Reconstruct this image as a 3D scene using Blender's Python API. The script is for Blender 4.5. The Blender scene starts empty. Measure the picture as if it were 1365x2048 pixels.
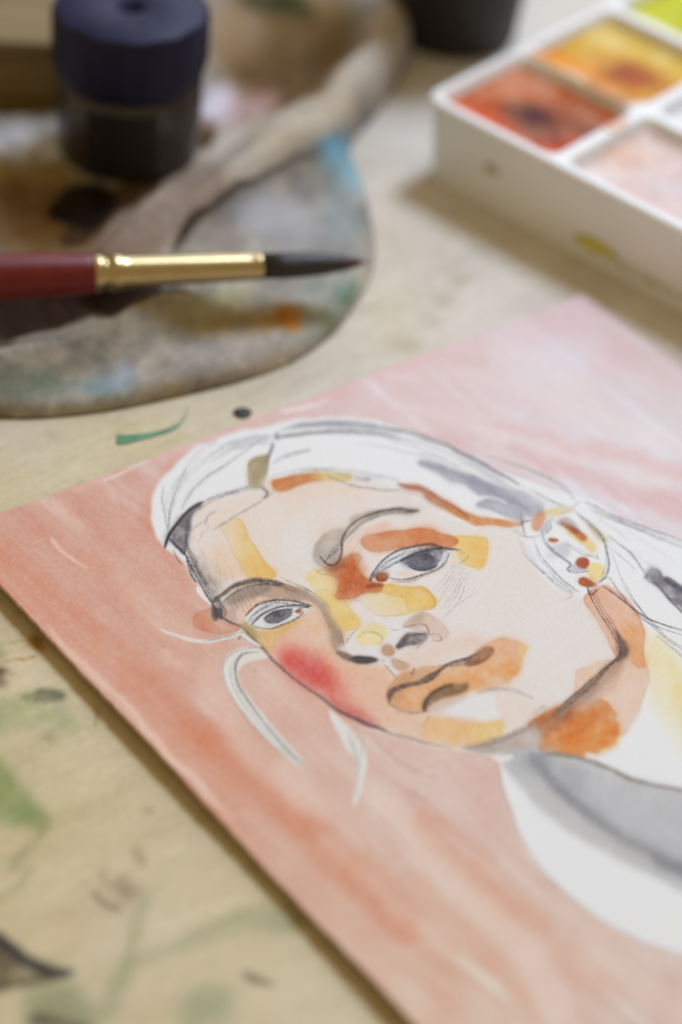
import bpy, bmesh, math
import numpy as np
from mathutils import Matrix, Vector

# ------------------------------------------------------------------ camera, light, exposure
F_PX, PITCH, ROLL, DIST = 5000.0, math.radians(39.5), math.radians(5.0), 0.60
scene = bpy.context.scene
COL = scene.collection
fw = np.array([0, math.cos(PITCH), -math.sin(PITCH)])
_r0 = np.array([1.0, 0, 0]); _u0 = np.cross(_r0, fw)
rt = math.cos(ROLL) * _r0 + math.sin(ROLL) * _u0
up = -math.sin(ROLL) * _r0 + math.cos(ROLL) * _u0
CAM = -fw * DIST

cam_data = bpy.data.cameras.new('camera')
cam = bpy.data.objects.new('camera', cam_data); COL.objects.link(cam)
cam.matrix_world = Matrix(((rt[0], up[0], -fw[0], CAM[0]), (rt[1], up[1], -fw[1], CAM[1]),
                           (rt[2], up[2], -fw[2], CAM[2]), (0, 0, 0, 1)))
cam_data.sensor_fit = 'HORIZONTAL'; cam_data.sensor_width = 24.0
cam_data.lens = F_PX / 1365.0 * 24.0
cam_data.clip_start = 0.02; cam_data.clip_end = 30.0
cam_data.dof.use_dof = True
cam_data.dof.focus_distance = 0.574
cam_data.dof.aperture_fstop = 4.9
scene.camera = cam

world = bpy.data.worlds.new('World'); scene.world = world; world.use_nodes = True
bg = world.node_tree.nodes['Background']
bg.inputs[0].default_value = (1.0, 0.76, 0.40, 1); bg.inputs[1].default_value = 0.335

def area(name, loc, target, size, power, color):
    ld = bpy.data.lights.new(name, 'AREA'); ld.shape = 'RECTANGLE'; ld.size, ld.size_y = size
    ld.energy = power; ld.color = color
    o = bpy.data.objects.new(name, ld); COL.objects.link(o); o.location = loc
    o.rotation_euler = (Vector(target) - Vector(loc)).to_track_quat('-Z', 'Y').to_euler()
    return o
area('window_light', (0.42, 0.72, 1.25), (0, 0.05, 0), (0.36, 0.42), 15.0, (0.68, 0.80, 1.0))
area('back_sheen_light', (0.25, 1.45, 0.78), (0, 0.10, 0), (1.1, 0.6), 6.0, (0.74, 0.84, 1.0))  # added lamp low behind the scene, puts a cool sheen on the table

scene.view_settings.view_transform = 'Standard'; scene.view_settings.look = 'None'
scene.view_settings.exposure = 0.20; scene.view_settings.gamma = 1.0
scene.view_settings.use_curve_mapping = False
scene.cycles.use_denoising = True

# ------------------------------------------------------------------ helpers
def at(x, y, z=0.0):
    """point on the level plane z that the camera ray through image pixel (x, y) meets"""
    d = fw * F_PX + rt * (x - 682.5) + up * (1024 - y)
    return CAM + d * ((z - CAM[2]) / d[2])
def image_px(P):
    """image pixel coordinates of an array of points, projected through the camera"""
    q = P - CAM; w = q @ fw
    return 682.5 + F_PX * (q @ rt) / w, 1024 - F_PX * (q @ up) / w
def lin(c):
    c = np.asarray(c, dtype=np.float32) / 255.0
    return np.where(c <= 0.04045, c / 12.92, ((c + 0.055) / 1.055) ** 2.4)
def tag(o, label, cat, group=None, kind=None):
    o['label'] = label; o['category'] = cat
    if group: o['group'] = group
    if kind: o['kind'] = kind
    return o
def empty(name, loc, rz=0.0):
    o = bpy.data.objects.new(name, None); COL.objects.link(o); o.location = loc; o.rotation_euler = (0, 0, rz)
    o.empty_display_size = 0.01
    return o
def link(name, me, mat, parent=None, smooth=True):
    if mat: me.materials.append(mat)
    if smooth:
        me.polygons.foreach_set('use_smooth', np.ones(len(me.polygons), dtype=bool))
    o = bpy.data.objects.new(name, me); COL.objects.link(o)
    if parent: o.parent = parent
    return o
def mesh_np(name, V, Q, colors=None):
    """mesh out of numpy vertices (n,3) and quads (m,4)"""
    me = bpy.data.meshes.new(name)
    V = np.ascontiguousarray(V, dtype=np.float32); Q = np.ascontiguousarray(Q, dtype=np.int32)
    me.vertices.add(len(V)); me.vertices.foreach_set('co', V.ravel())
    me.loops.add(Q.size); me.loops.foreach_set('vertex_index', Q.ravel())
    me.polygons.add(len(Q)); me.polygons.foreach_set('loop_start', np.arange(0, Q.size, 4, dtype=np.int32))
    me.update(calc_edges=True)
    if colors is not None:
        a = me.color_attributes.new('paint', 'FLOAT_COLOR', 'POINT')
        c = np.ones((len(V), 4), dtype=np.float32); c[:, :colors.shape[1]] = colors
        a.data.foreach_set('color', c.ravel())
    return me
def new_mat(name):
    m = bpy.data.materials.new(name); m.use_nodes = True
    return m, m.node_tree, m.node_tree.nodes['Principled BSDF']
def simple(name, col, rough=0.5, metal=0.0, spec=0.5, var=0.15, scale=120, bump=0.0, **kw):
    """plain colour broken up by noise"""
    m, t, b = new_mat(name)
    n = t.nodes.new('ShaderNodeTexNoise'); n.inputs['Scale'].default_value = scale; n.inputs['Detail'].default_value = 5
    tc = t.nodes.new('ShaderNodeTexCoord'); t.links.new(tc.outputs['Object'], n.inputs['Vector'])
    r = t.nodes.new('ShaderNodeValToRGB'); t.links.new(n.outputs['Fac'], r.inputs['Fac'])
    r.color_ramp.elements[0].position = 0.3; r.color_ramp.elements[1].position = 0.7
    r.color_ramp.elements[0].color = tuple(c * (1 - var) for c in col) + (1,)
    r.color_ramp.elements[1].color = tuple(min(1, c * (1 + var)) for c in col) + (1,)
    t.links.new(r.outputs['Color'], b.inputs['Base Color'])
    b.inputs['Roughness'].default_value = rough; b.inputs['Metallic'].default_value = metal
    b.inputs['Specular IOR Level'].default_value = spec
    for k, v in kw.items(): b.inputs[k.replace('_', ' ')].default_value = v
    if bump:
        bp = t.nodes.new('ShaderNodeBump'); bp.inputs['Strength'].default_value = 0.5; bp.inputs['Distance'].default_value = bump
        t.links.new(n.outputs['Fac'], bp.inputs['Height']); t.links.new(bp.outputs['Normal'], b.inputs['Normal'])
    return m
def painted(name, rough, spec, grain_scale, grain, bump, bump_scale):
    """pigment stored per vertex, with fibre grain and relief on top"""
    m, t, b = new_mat(name)
    a = t.nodes.new('ShaderNodeVertexColor'); a.layer_name = 'paint'
    tc = t.nodes.new('ShaderNodeTexCoord')
    n = t.nodes.new('ShaderNodeTexNoise'); n.inputs['Scale'].default_value = grain_scale; n.inputs['Detail'].default_value = 3
    t.links.new(tc.outputs['Object'], n.inputs['Vector'])
    mr = t.nodes.new('ShaderNodeMapRange'); mr.inputs['From Min'].default_value = 0.25; mr.inputs['From Max'].default_value = 0.75
    mr.inputs['To Min'].default_value = 1 - grain; mr.inputs['To Max'].default_value = 1 + grain
    t.links.new(n.outputs['Fac'], mr.inputs['Value'])
    mx = t.nodes.new('ShaderNodeVectorMath'); mx.operation = 'SCALE'
    t.links.new(a.outputs['Color'], mx.inputs[0]); t.links.new(mr.outputs['Result'], mx.inputs['Scale'])
    t.links.new(mx.outputs['Vector'], b.inputs['Base Color'])
    b.inputs['Roughness'].default_value = rough; b.inputs['Specular IOR Level'].default_value = spec
    n2 = t.nodes.new('ShaderNodeTexNoise'); n2.inputs['Scale'].default_value = bump_scale; n2.inputs['Detail'].default_value = 6
    t.links.new(tc.outputs['Object'], n2.inputs['Vector'])
    bp = t.nodes.new('ShaderNodeBump'); bp.inputs['Strength'].default_value = 0.6; bp.inputs['Distance'].default_value = bump
    t.links.new(n2.outputs['Fac'], bp.inputs['Height']); t.links.new(bp.outputs['Normal'], b.inputs['Normal'])
    return m

def catmull(P, closed, n=6):
    P = np.asarray(P, dtype=np.float64); N = len(P); out = []
    for i in range(N if closed else N - 1):
        if closed: p0, p1, p2, p3 = P[i - 1], P[i], P[(i + 1) % N], P[(i + 2) % N]
        else: p0, p1, p2, p3 = P[max(i - 1, 0)], P[i], P[i + 1], P[min(i + 2, N - 1)]
        for k in range(n):
            t = k / n
            out.append(0.5 * (2 * p1 + (p2 - p0) * t + (2 * p0 - 5 * p1 + 4 * p2 - p3) * t * t + (3 * p1 - p0 - 3 * p2 + p3) * t ** 3))
    if not closed: out.append(P[-1])
    return np.array(out)
def inside(poly, X, Y):
    r = np.zeros(X.shape, dtype=bool); n = len(poly)
    for i in range(n):
        x1, y1 = poly[i]; x2, y2 = poly[(i + 1) % n]
        if y1 == y2: continue
        c = (y1 > Y) != (y2 > Y)
        r ^= c & (X < (x2 - x1) * (Y - y1) / (y2 - y1) + x1)
    return r

class Sheet:
    """a sheet of pigment: washes, strokes and pencil lines laid down one after another"""
    def __init__(s, x0, y0, x1, y1, step=1.0, seed=1):
        s.x0, s.y0, s.st = x0, y0, step
        s.W = int((x1 - x0) / step); s.H = int((y1 - y0) / step)
        s.c = np.zeros((s.H, s.W, 3), dtype=np.float32)
        s.rng = np.random.default_rng(seed)
        s.wx, s.wy = s.noise(9) + 0.6 * s.noise(3), s.noise(9) + 0.6 * s.noise(3)
        s.fx, s.fy = s.noise(16), s.noise(16)
        s.lx, s.ly = s.noise(34) + .35 * s.noise(14), s.noise(34) + .35 * s.noise(14)
        s.mot, s.fine, s.tooth = 0.6 * s.noise(30) + 0.5 * s.noise(9), s.noise(2.2), s.noise(1.5)
        s.pig = .5 * s.noise(34) + .45 * s.noise(14) + .3 * s.noise(5) + .25 * s.noise(2.2)
        s.X = s.x0 + s.st * (np.arange(s.W, dtype=np.float32) + 0.5)
        s.Y = s.y0 + s.st * (np.arange(s.H, dtype=np.float32) + 0.5)
    def noise(s, scale, ang=None, stretch=1.0):
        g = s.rng.standard_normal((s.H, s.W)).astype(np.float32)
        fy = np.fft.fftfreq(s.H)[:, None]; fx = np.fft.rfftfreq(s.W)[None, :]
        k = scale / s.st
        if ang is None: e = (fx * fx + fy * fy) * k * k
        else:
            a, b = math.cos(ang), math.sin(ang)
            e = ((fx * a + fy * b) * k * stretch) ** 2 + ((-fx * b + fy * a) * k) ** 2
        g = np.fft.irfft2(np.fft.rfft2(g) * np.exp(-e * 9.0), s=(s.H, s.W)).astype(np.float32)
        return g / (g.std() + 1e-9)
    @staticmethod
    def blur(m, r):
        if r < 0.5: return m
        k = max(1, int(round(r * 0.9)))
        for ax in (0, 1):
            for _ in range(3):
                p = np.pad(m, [(k + 1, k) if a == ax else (0, 0) for a in (0, 1)], mode='edge')
                cs = np.cumsum(p, axis=ax, dtype=np.float64)
                n = m.shape[ax]; w = 2 * k + 1
                m = ((np.take(cs, range(w, w + n), ax) - np.take(cs, range(0, n), ax)) / w).astype(np.float32)
        return m
    def _box(s, P, pad):
        a = np.floor((P.min(0) - pad - (s.x0, s.y0)) / s.st).astype(int); b = np.ceil((P.max(0) + pad - (s.x0, s.y0)) / s.st).astype(int)
        i0, i1 = max(a[0], 0), min(b[0], s.W); j0, j1 = max(a[1], 0), min(b[1], s.H)
        return (slice(j0, j1), slice(i0, i1)) if i1 > i0 + 2 and j1 > j0 + 2 else None
    def _lay(s, sl, m, col):
        c = np.asarray(col, dtype=np.float32); sat = (c.max() - c) / 255
        s.c[sl] += (c + s.pig[sl][..., None] * (26 * sat) - s.c[sl]) * np.clip(m, 0, 1)[..., None]
    def fill(s, pts, col, a=1.0, soft=1.5, warp=2.0, edge=0.0, mott=0.08, sub=5, fade=None):
        if col[2] < 150 and col[0] > 205: a = a * .86          # thin yellow glaze
        P = catmull(pts, True, sub); sl = s._box(P, soft * 3 + warp * 3 + 6)
        if sl is None: return
        X, Y = np.meshgrid(s.X[sl[1]], s.Y[sl[0]])
        wx, wy = (s.wx, s.wy) if warp > 2.9 else (s.fx, s.fy)
        X = X + warp * wx[sl]; Y = Y + warp * wy[sl]
        hard = inside(P, X, Y).astype(np.float32)
        m = s.blur(hard, soft / s.st)
        if edge > .25:                 # the wash bleeds in places and dries hard in others
            k = np.clip(.72 + .5 * s.lx[sl], 0, 1); m = m * k + s.blur(hard, (soft + 4) / s.st) * (1 - k); a = a * .93
        al = m * a * (1 + mott * s.mot[sl] + 0.3 * mott * s.fine[sl])
        if edge: al = al * (1 + edge * np.clip(1 - 2 * np.abs(s.blur(hard, 5 / s.st) - 0.62), 0, 1) * hard)
        if fade:                       # pigment runs out from one point towards another
            (ax, ay), (bx, by) = fade; d = (bx - ax) ** 2 + (by - ay) ** 2
            t = np.clip(((X - ax) * (bx - ax) + (Y - ay) * (by - ay)) / d + 0.06 * s.mot[sl], 0, 1); al = al * (1 - t * t * (3 - 2 * t))
        s._lay(sl, al, col)
        if edge: s._lay(sl, 0.5 * edge * a * np.clip(1 - 2.4 * np.abs(s.blur(hard, 3 / s.st) - 0.6), 0, 1) * hard, np.asarray(col) * 0.72)
    def stroke(s, pts, w, col, a=1.0, soft=1.5, warp=0.6, grain=0.0, taper=True, sub=8):
        kx, ky = (s.lx, s.ly) if warp > 3 else (s.fx, s.fy)
        P = catmull(pts, False, sub)
        w = np.atleast_1d(np.asarray(w, dtype=np.float64)); t = np.linspace(0, 1, len(P))
        R = np.interp(t, np.linspace(0, 1, len(w)), w) / 2 if len(w) > 1 else np.full(len(P), w[0] / 2)
        if taper: R = R * np.clip(np.minimum(t, 1 - t) * 8 + 0.35, 0, 1)
        pad = R.max() + soft * 2 + warp * 3 + 4; sl = s._box(P, pad)
        if sl is None: return
        m = np.zeros((sl[0].stop - sl[0].start, sl[1].stop - sl[1].start), dtype=np.float32)
        for i in range(len(P) - 1):
            q = s._box(P[i:i + 2], pad)
            if q is None: continue
            X, Y = np.meshgrid(s.X[q[1]], s.Y[q[0]]); X = X + warp * kx[q]; Y = Y + warp * ky[q]
            d = P[i + 1] - P[i]; L = d @ d + 1e-9
            k = np.clip(((X - P[i, 0]) * d[0] + (Y - P[i, 1]) * d[1]) / L, 0, 1)
            dist = np.hypot(X - P[i, 0] - k * d[0], Y - P[i, 1] - k * d[1])
            v = np.clip(0.5 - (dist - (R[i] + k * (R[i + 1] - R[i]))) / (2 * soft), 0, 1); v = v * v * (3 - 2 * v)
            o = (slice(q[0].start - sl[0].start, q[0].stop - sl[0].start), slice(q[1].start - sl[1].start, q[1].stop - sl[1].start))
            m[o] = np.maximum(m[o], v)
        al = m * a * (1 + 0.08 * s.mot[sl])
        if grain: al = al * np.clip(1 - grain * (0.35 + 0.75 * s.tooth[sl] + 0.3 * s.mot[sl]), 0.05, 1.15)
        s._lay(sl, al, col)
    def pencil(s, pts, w=2.6, a=0.62, col=(84, 82, 90), soft=1.0, grain=0.30):
        """graphite: one firm line and a few lighter passes of the hand beside it"""
        P = catmull(pts, False, 4); t = np.linspace(0, 1, len(P))
        w = np.atleast_1d(np.asarray(w, dtype=np.float64)); W = np.interp(t, np.linspace(0, 1, len(w)), w); wm = W.mean()
        if wm > 4.2: s.stroke(P, W, col, a * .45, soft + 1.0, 0.7, grain * .5, sub=2)
        s.stroke(P, np.maximum(W * .62, 1.3), col, a * .85, soft, 0.5, grain, sub=2)
        L = np.linalg.norm(np.diff(P, axis=0), axis=1).sum()
        for k in range(0 if L < 18 else 2 if L < 60 else 3):
            lo, hi = s.rng.uniform(0, .35), s.rng.uniform(.65, 1.0); m = (t >= lo) & (t <= hi)
            if m.sum() < 3: continue
            q = P[m] + s.rng.normal(0, 1.0 + .28 * wm, 2) + (t[m, None] - .5) * s.rng.normal(0, 4.0, 2)
            s.stroke(q, max(1.2, wm * .36), col, a * s.rng.uniform(.25, .6), soft, 0.8, grain, sub=2)
    def flow(s, g1, g2, n, a=(.08, .28), w=(1.2, 2.4), col=(96, 94, 102)):
        """a set of loose lines that run between two guide lines"""
        g1, g2 = catmull(g1, False, 5), catmull(g2, False, 5); t = np.linspace(0, 1, len(g1))
        for _ in range(n):
            k = s.rng.uniform(0, 1); lo = s.rng.uniform(0, .6); hi = lo + s.rng.uniform(.3, .7); m = (t >= lo) & (t <= hi)
            if m.sum() < 4: continue
            q = (g1 + (g2 - g1) * (k + s.rng.normal(0, .12) * (t - .5))[:, None])[m]
            s.stroke(q, s.rng.uniform(*w), col, s.rng.uniform(*a), 1.1, .8, .3, sub=2)
    def spot(s, x, y, rx, ry, col, a=1.0, soft=None, ang=0.0, warp=2.0):
        t = np.linspace(0, 2 * math.pi, 10, endpoint=False); ca, sa = math.cos(ang), math.sin(ang)
        p = [(x + rx * math.cos(q) * ca - ry * math.sin(q) * sa, y + rx * math.cos(q) * sa + ry * math.sin(q) * ca) for q in t]
        s.fill(p, col, a, soft if soft is not None else 1.5, warp)
    def sample(s, px, py, scale):
        """pigment reflectance at sheet coordinates (image pixels, or local units in the wells)"""
        u = np.clip((px - s.x0) / s.st - 0.5, 0, s.W - 1.001); v = np.clip((py - s.y0) / s.st - 0.5, 0, s.H - 1.001)
        i, j = u.astype(int), v.astype(int); fu, fv = (u - i)[:, None], (v - j)[:, None]
        c = (s.c[j, i] * (1 - fu) + s.c[j, i + 1] * fu) * (1 - fv) + (s.c[j + 1, i] * (1 - fu) + s.c[j + 1, i + 1] * fu) * fv
        return np.clip(lin(np.clip((c - 14) * 1.115, 6, 250)) * scale, 0.004, 0.88)

def grid_quads(nu, nv):
    i = np.arange(nv - 1)[:, None] * nu + np.arange(nu - 1)[None, :]
    return np.stack([i, i + 1, i + 1 + nu, i + nu], -1).reshape(-1, 4)
def lathe(profile, seg=48, cap=True):
    """profile of (radius, z) turned about z"""
    bm = bmesh.new(); rings = []
    for r, z in profile:
        rings.append([bm.verts.new((r * math.cos(2 * math.pi * k / seg), r * math.sin(2 * math.pi * k / seg), z)) for k in range(seg)])
    for a, b in zip(rings, rings[1:]):
        for k in range(seg): bm.faces.new((a[k], a[(k + 1) % seg], b[(k + 1) % seg], b[k]))
    if cap:
        bm.faces.new(rings[0][::-1]); bm.faces.new(rings[-1])
    return bm
def from_bm(name, bm):
    bmesh.ops.recalc_face_normals(bm, faces=bm.faces)
    me = bpy.data.meshes.new(name); bm.to_mesh(me); bm.free(); return me

# ------------------------------------------------------------------ table top (the surface everything rests on)
def make_table():
    S = Sheet(-160, -260, 1560, 2300, 2.0, 3)
    sheen = np.clip((1400 - S.Y[:, None]) / 900 + (S.X[None, :] - 500) / 1400 + .22 * S.noise(90), 0, 1)[..., None]     # cool sheen painted in: board turns greyer towards the far end
    S.c[:] = np.array((202, 189, 155), dtype=np.float32) * (1 - sheen) + np.array((204, 196, 184), dtype=np.float32) * sheen
    S.c += (S.noise(160)[..., None] * (1.5, 2.5, 5)).astype(np.float32)
    S.c += (S.noise(22, math.radians(-20), 5)[..., None] * (2.2, 2.3, 2.6)).astype(np.float32)
    S.c += (S.noise(6)[..., None] * (1.6, 1.6, 1.8)).astype(np.float32)
    # old washes soaked into the board
    G, DG, BR = (158, 160, 112), (116, 118, 84), (128, 108, 78)
    S.fill([(-60, 1405), (40, 1395), (110, 1392), (150, 1440), (135, 1470), (60, 1452), (0, 1470), (-60, 1490)], (165, 168, 122), .75, 8, 6, mott=.3)
    S.fill([(-60, 1525), (10, 1530), (45, 1580), (98, 1640), (75, 1662), (20, 1640), (-60, 1640)], (138, 150, 96), .85, 8, 4, mott=.2)
    S.fill([(44, 1392), (70, 1380), (100, 1378), (127, 1390), (100, 1401), (65, 1402)], DG, .9, 3, 2, mott=.3)
    S.fill([(-20, 1340), (10, 1338), (25, 1352), (15, 1372), (-20, 1366)], (104, 88, 68), .85, 4, 3, mott=.4)
    S.stroke([(-10, 1328), (30, 1322), (70, 1316)], 4, (170, 122, 66), .7, 2, 2)
    S.stroke([(14, 1290), (28, 1286), (48, 1284)], 4, (168, 128, 72), .6, 2, 3)
    S.fill([(55, 1278), (80, 1272), (92, 1300), (70, 1296)], (150, 110, 50), .7, 3, 3)
    S.fill([(-40, 1300), (5, 1292), (12, 1312), (-40, 1325)], (130, 128, 88), .6, 5, 3)
    S.fill([(88, 1472), (108, 1470), (100, 1484), (86, 1482)], (140, 132, 86), .6, 4, 3)
    S.stroke([(186, 1418), (190, 1440), (182, 1452)], 5, BR, .5, 4, 3)
    S.fill([(200, 1735), (240, 1750), (275, 1770), (262, 1812), (222, 1785), (205, 1760)], BR, .55, 8, 6, mott=.5)
    S.stroke([(182, 1788), (210, 1806), (240, 1818)], 12, (122, 100, 70), .7, 6, 2)
    S.stroke([(270, 1700), (285, 1725)], 20, (150, 134, 92), .5, 10)
    S.stroke([(290, 1810), (265, 1880), (240, 1960), (205, 2040)], [20, 26, 30, 40], (146, 148, 108), .5, 18, 4)
    S.stroke([(255, 1930), (330, 1895), (420, 1868), (500, 1835), (590, 1855)], [14, 16, 26, 52, 60], (152, 154, 114), .5, 22, 4)
    S.stroke([(488, 1948), (510, 1957), (548, 1972)], [6, 13, 4], (84, 72, 52), .85, 5, 1)
    S.fill([(380, 1990), (450, 1975), (470, 2020), (420, 2060), (350, 2060)], (142, 150, 112), .55, 16, 6)
    S.fill([(60, 1985), (130, 1970), (180, 2010), (190, 2060), (60, 2060)], (130, 136, 96), .7, 14, 6)
    S.stroke([(60, 2044), (120, 2046), (180, 2070)], 26, (92, 84, 60), .8, 10, 3)
    S.stroke([(60, 1740), (20, 1790), (-30, 1830)], 18, (150, 148, 108), .5, 12, 4)
    S.stroke([(100, 1640), (70, 1690), (20, 1740)], [24, 12, 30], (146, 140, 104), .45, 10, 4)
    S.fill([(90, 1850), (150, 1830), (170, 1880), (120, 1900)], (206, 176, 138), .5, 16, 6)
    S.stroke([(400, 1560), (470, 1500), (540, 1470)], 20, (186, 162, 112), .35, 12, 4)
    S.spot(295, 1620, 14, 9, (150, 126, 82), .4, 5); S.spot(170, 1770, 8, 6, (160, 130, 90), .4, 3)
    # dried ink puddle with a dark rim
    S.fill([(-60, 1880), (0, 1886), (60, 1920), (128, 1946), (100, 1962), (40, 1968), (-60, 1976)], (104, 90, 60), .85, 5, 2, mott=.3)
    S.stroke([(-60, 1850), (0, 1882), (50, 1918), (105, 1944), (146, 1946)], [30, 26, 20, 20, 10], (44, 36, 26), .97, 6, 1)
    S.stroke([(-60, 1985), (0, 1975), (60, 1966), (120, 1956)], [20, 16, 8, 6], (70, 58, 40), .8, 6, 1)
    # upper half: specks and faint smudges
    for x, y, r in ((238, 848, 7), (107, 870, 7), (160, 966, 5), (860, 640, 14), (815, 690, 20), (920, 560, 12), (700, 760, 10), (890, 600, 16)):
        S.spot(x, y, r * 1.5, r * .8, (160, 146, 118), .42, r * .6)
    r = np.random.default_rng(5)
    for _ in range(120):
        x, y = r.uniform(-100, 1450), r.uniform(-200, 2200); q = r.uniform(2, 6)
        S.spot(x, y, q * 1.4, q, r.choice([(150, 132, 96), (168, 150, 110), (140, 126, 104)]), r.uniform(.1, .35), 2)
    for x, y in r.uniform((-80, 0), (1400, 2100), (26, 2)):
        S.stroke([(x, y), (x + r.uniform(30, 90), y - r.uniform(5, 40))], r.uniform(6, 22), (178, 164, 124), r.uniform(.08, .22), 8, 5)
    for x, y in r.uniform((-80, -100), (1400, 2150), (90, 2)):
        q = r.uniform(-.9, .2); l = r.uniform(20, 120)
        S.stroke([(x, y), (x + l * .5, y + l * .5 * q + r.normal(0, 2)), (x + l, y + l * q)], r.uniform(1.5, 4), [(150, 130, 92), (222, 208, 172)][int(r.integers(2))], r.uniform(.12, .4), 1.5, 1)
    S.c += (S.noise(3, math.radians(-24), 9)[..., None] * (2, 2, 2.2)).astype(np.float32)
    xs = np.concatenate([[-.9, -.6, -.4, -.25], np.linspace(-.15, .15, 330), [.25, .4, .6, .9]])
    ys = np.concatenate([[-.5, -.35, -.22], np.linspace(-.18, .34, 520), [.45, .6, .8, 1.0]])
    gx, gy = np.meshgrid(xs, ys)
    V = np.stack([gx.ravel(), gy.ravel(), np.zeros(gx.size)], -1)
    px, py = image_px(V); far = (px < -150) | (px > 1550) | (py < -250) | (py > 2290)
    c = S.sample(px, py, 1.0); c[far] = lin((215, 196, 155))
    me = mesh_np('table_top', V, grid_quads(len(xs), len(ys)), c)
    o = link('table_top', me, painted('stained_board', .52, .3, 900, .06, .00012, 700))
    o['kind'] = 'structure'
make_table()

# ------------------------------------------------------------------ the watercolour painting
def make_painting():
    S = Sheet(-130, 560, 1500, 2180, 1.0, 11)
    XX, YY = np.meshgrid(S.X, S.Y)
    # background wash: coral at the left, rose at the top right
    pts = np.array([(40, 1180), (150, 1050), (420, 900), (760, 770), (1170, 640), (1340, 820), (1250, 980), (300, 1300), (480, 1600), (640, 1500),
                    (700, 1780), (860, 1620), (900, 1960), (1150, 1900), (1340, 2000), (560, 1400)], dtype=np.float32)
    cls = np.array([(212, 152, 128), (216, 164, 144), (220, 178, 166), (223, 192, 186), (223, 198, 198), (223, 202, 198), (222, 198, 196), (216, 162, 140), (215, 158, 132), (219, 182, 164),
                    (217, 172, 148), (221, 186, 172), (219, 178, 154), (221, 186, 168), (220, 190, 176), (219, 176, 156)], dtype=np.float32)
    acc = np.zeros_like(S.c); tot = np.zeros((S.H, S.W, 1), dtype=np.float32)
    for p, c in zip(pts, cls):
        w = 1.0 / (((XX - p[0]) ** 2 + (YY - p[1]) ** 2) / 12000 + 1) ** 2; acc += w[..., None] * c; tot += w[..., None]
    S.c = acc / tot + np.array((-6, 4, 8), dtype=np.float32)
    left = np.clip((900 - XX) / 600, 0, 1) + np.clip((YY - 1350) / 300, 0, 1); left = np.clip(left, 0.35, 1)
    brush = S.noise(16, math.radians(42), 7) * left + S.noise(20, math.radians(22), 7) * (1 - left)
    S.c += brush[..., None] * np.array((.8, 2.0, 2.4), dtype=np.float32)
    fib = S.noise(4, math.radians(42), 14) * left + S.noise(5, math.radians(22), 14) * (1 - left); dry = np.clip(S.noise(9, math.radians(40), 10) - .9, 0, 2)
    S.c += fib[..., None] * np.array((.5, 1.6, 1.9), dtype=np.float32) + dry[..., None] * np.array((3, 10, 12), dtype=np.float32)
    S.c += S.noise(42)[..., None] * np.array((.8, 3.0, 3.6), dtype=np.float32) + S.mot[..., None] * np.array((.6, 1.4, 1.6), dtype=np.float32)
    def wash(p, w, c, a, soft): S.stroke(p, w, c, a * .85, soft * 1.15, 4, 0, True, 10)
    CO, LI, RO, LR = (205, 136, 106), (224, 198, 182), (218, 178, 174), (225, 212, 209)
    wash([(-60, 1110), (60, 1190), (200, 1310), (330, 1430), (420, 1530)], [60, 80, 70, 70, 50], CO, .55, 26)
    wash([(380, 1470), (500, 1570), (600, 1660), (720, 1790), (830, 1900)], [40, 64, 70, 80, 50], (206, 134, 102), .62, 26)
    wash([(60, 1060), (160, 1130), (300, 1250)], [30, 40, 30], (208, 144, 118), .4, 18)
    wash([(380, 930), (330, 980), (300, 1050), (330, 1110), (380, 1190)], [34, 40, 36, 30, 24], (210, 146, 124), .6, 12)
    wash([(230, 1170), (300, 1240), (380, 1290)], [20, 50, 30], LI, .45, 20)
    wash([(100, 1090), (135, 1125), (168, 1160)], [7, 6, 3], (232, 205, 188), .75, 3)
    wash([(120, 1020), (170, 1070)], [24, 14], (224, 190, 172), .5, 10)
    wash([(220, 990), (236, 1012)], [14, 10], (224, 192, 178), .6, 6)
    wash([(330, 1325), (370, 1350)], [30, 20], (226, 194, 178), .6, 12)
    wash([(210, 960), (150, 990)], 10, (226, 192, 178), .5, 6)
    wash([(420, 1350), (430, 1420), (470, 1490), (540, 1570), (620, 1640)], [50, 56, 44, 44, 30], (224, 190, 176), .62, 16)
    wash([(560, 1560), (600, 1590), (630, 1625)], [40, 50, 30], (225, 202, 190), .6, 16)
    wash([(640, 1640), (690, 1680), (720, 1720)], [34, 30, 16], (224, 196, 182), .55, 12)
    wash([(740, 1590), (800, 1650), (880, 1740), (960, 1830), (1060, 1930), (1150, 2080)], [30, 50, 48, 54, 66, 80], (225, 204, 190), .72, 18)
    wash([(640, 1690), (760, 1800), (880, 1920)], [24, 34, 40], (223, 192, 174), .5, 18)
    wash([(830, 1640), (920, 1730), (1010, 1820), (1090, 1880)], [30, 54, 50, 30], (212, 158, 132), .62, 20)
    wash([(820, 1770), (900, 1850), (990, 1950), (1080, 2060)], [20, 30, 40, 40], (214, 164, 140), .5, 16)
    wash([(1100, 1900), (1190, 1965), (1240, 2010)], [30, 36, 20], (214, 166, 144), .5, 18)
    wash([(1180, 1920), (1280, 1990), (1400, 2060)], [40, 50, 60], (224, 200, 186), .5, 24)
    wash([(560, 1400), (620, 1440), (650, 1490)], [60, 70, 40], (217, 172, 152), .45, 24)
    # rose streaks behind the hair
    wash([(560, 830), (700, 775), (860, 728)], [30, 40, 30], (219, 180, 176), .55, 16)
    wash([(740, 812), (860, 840), (1010, 872), (1180, 920), (1420, 1000)], [8, 22, 34, 44, 50], LR, .6, 18)
    wash([(900, 752), (1000, 775), (1100, 815), (1220, 858), (1420, 930)], [14, 26, 50, 40, 36], (225, 212, 210), .62, 20)
    wash([(970, 715), (1080, 740), (1150, 790), (1200, 840)], [20, 30, 60, 30], (225, 212, 210), .6, 20)
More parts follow.
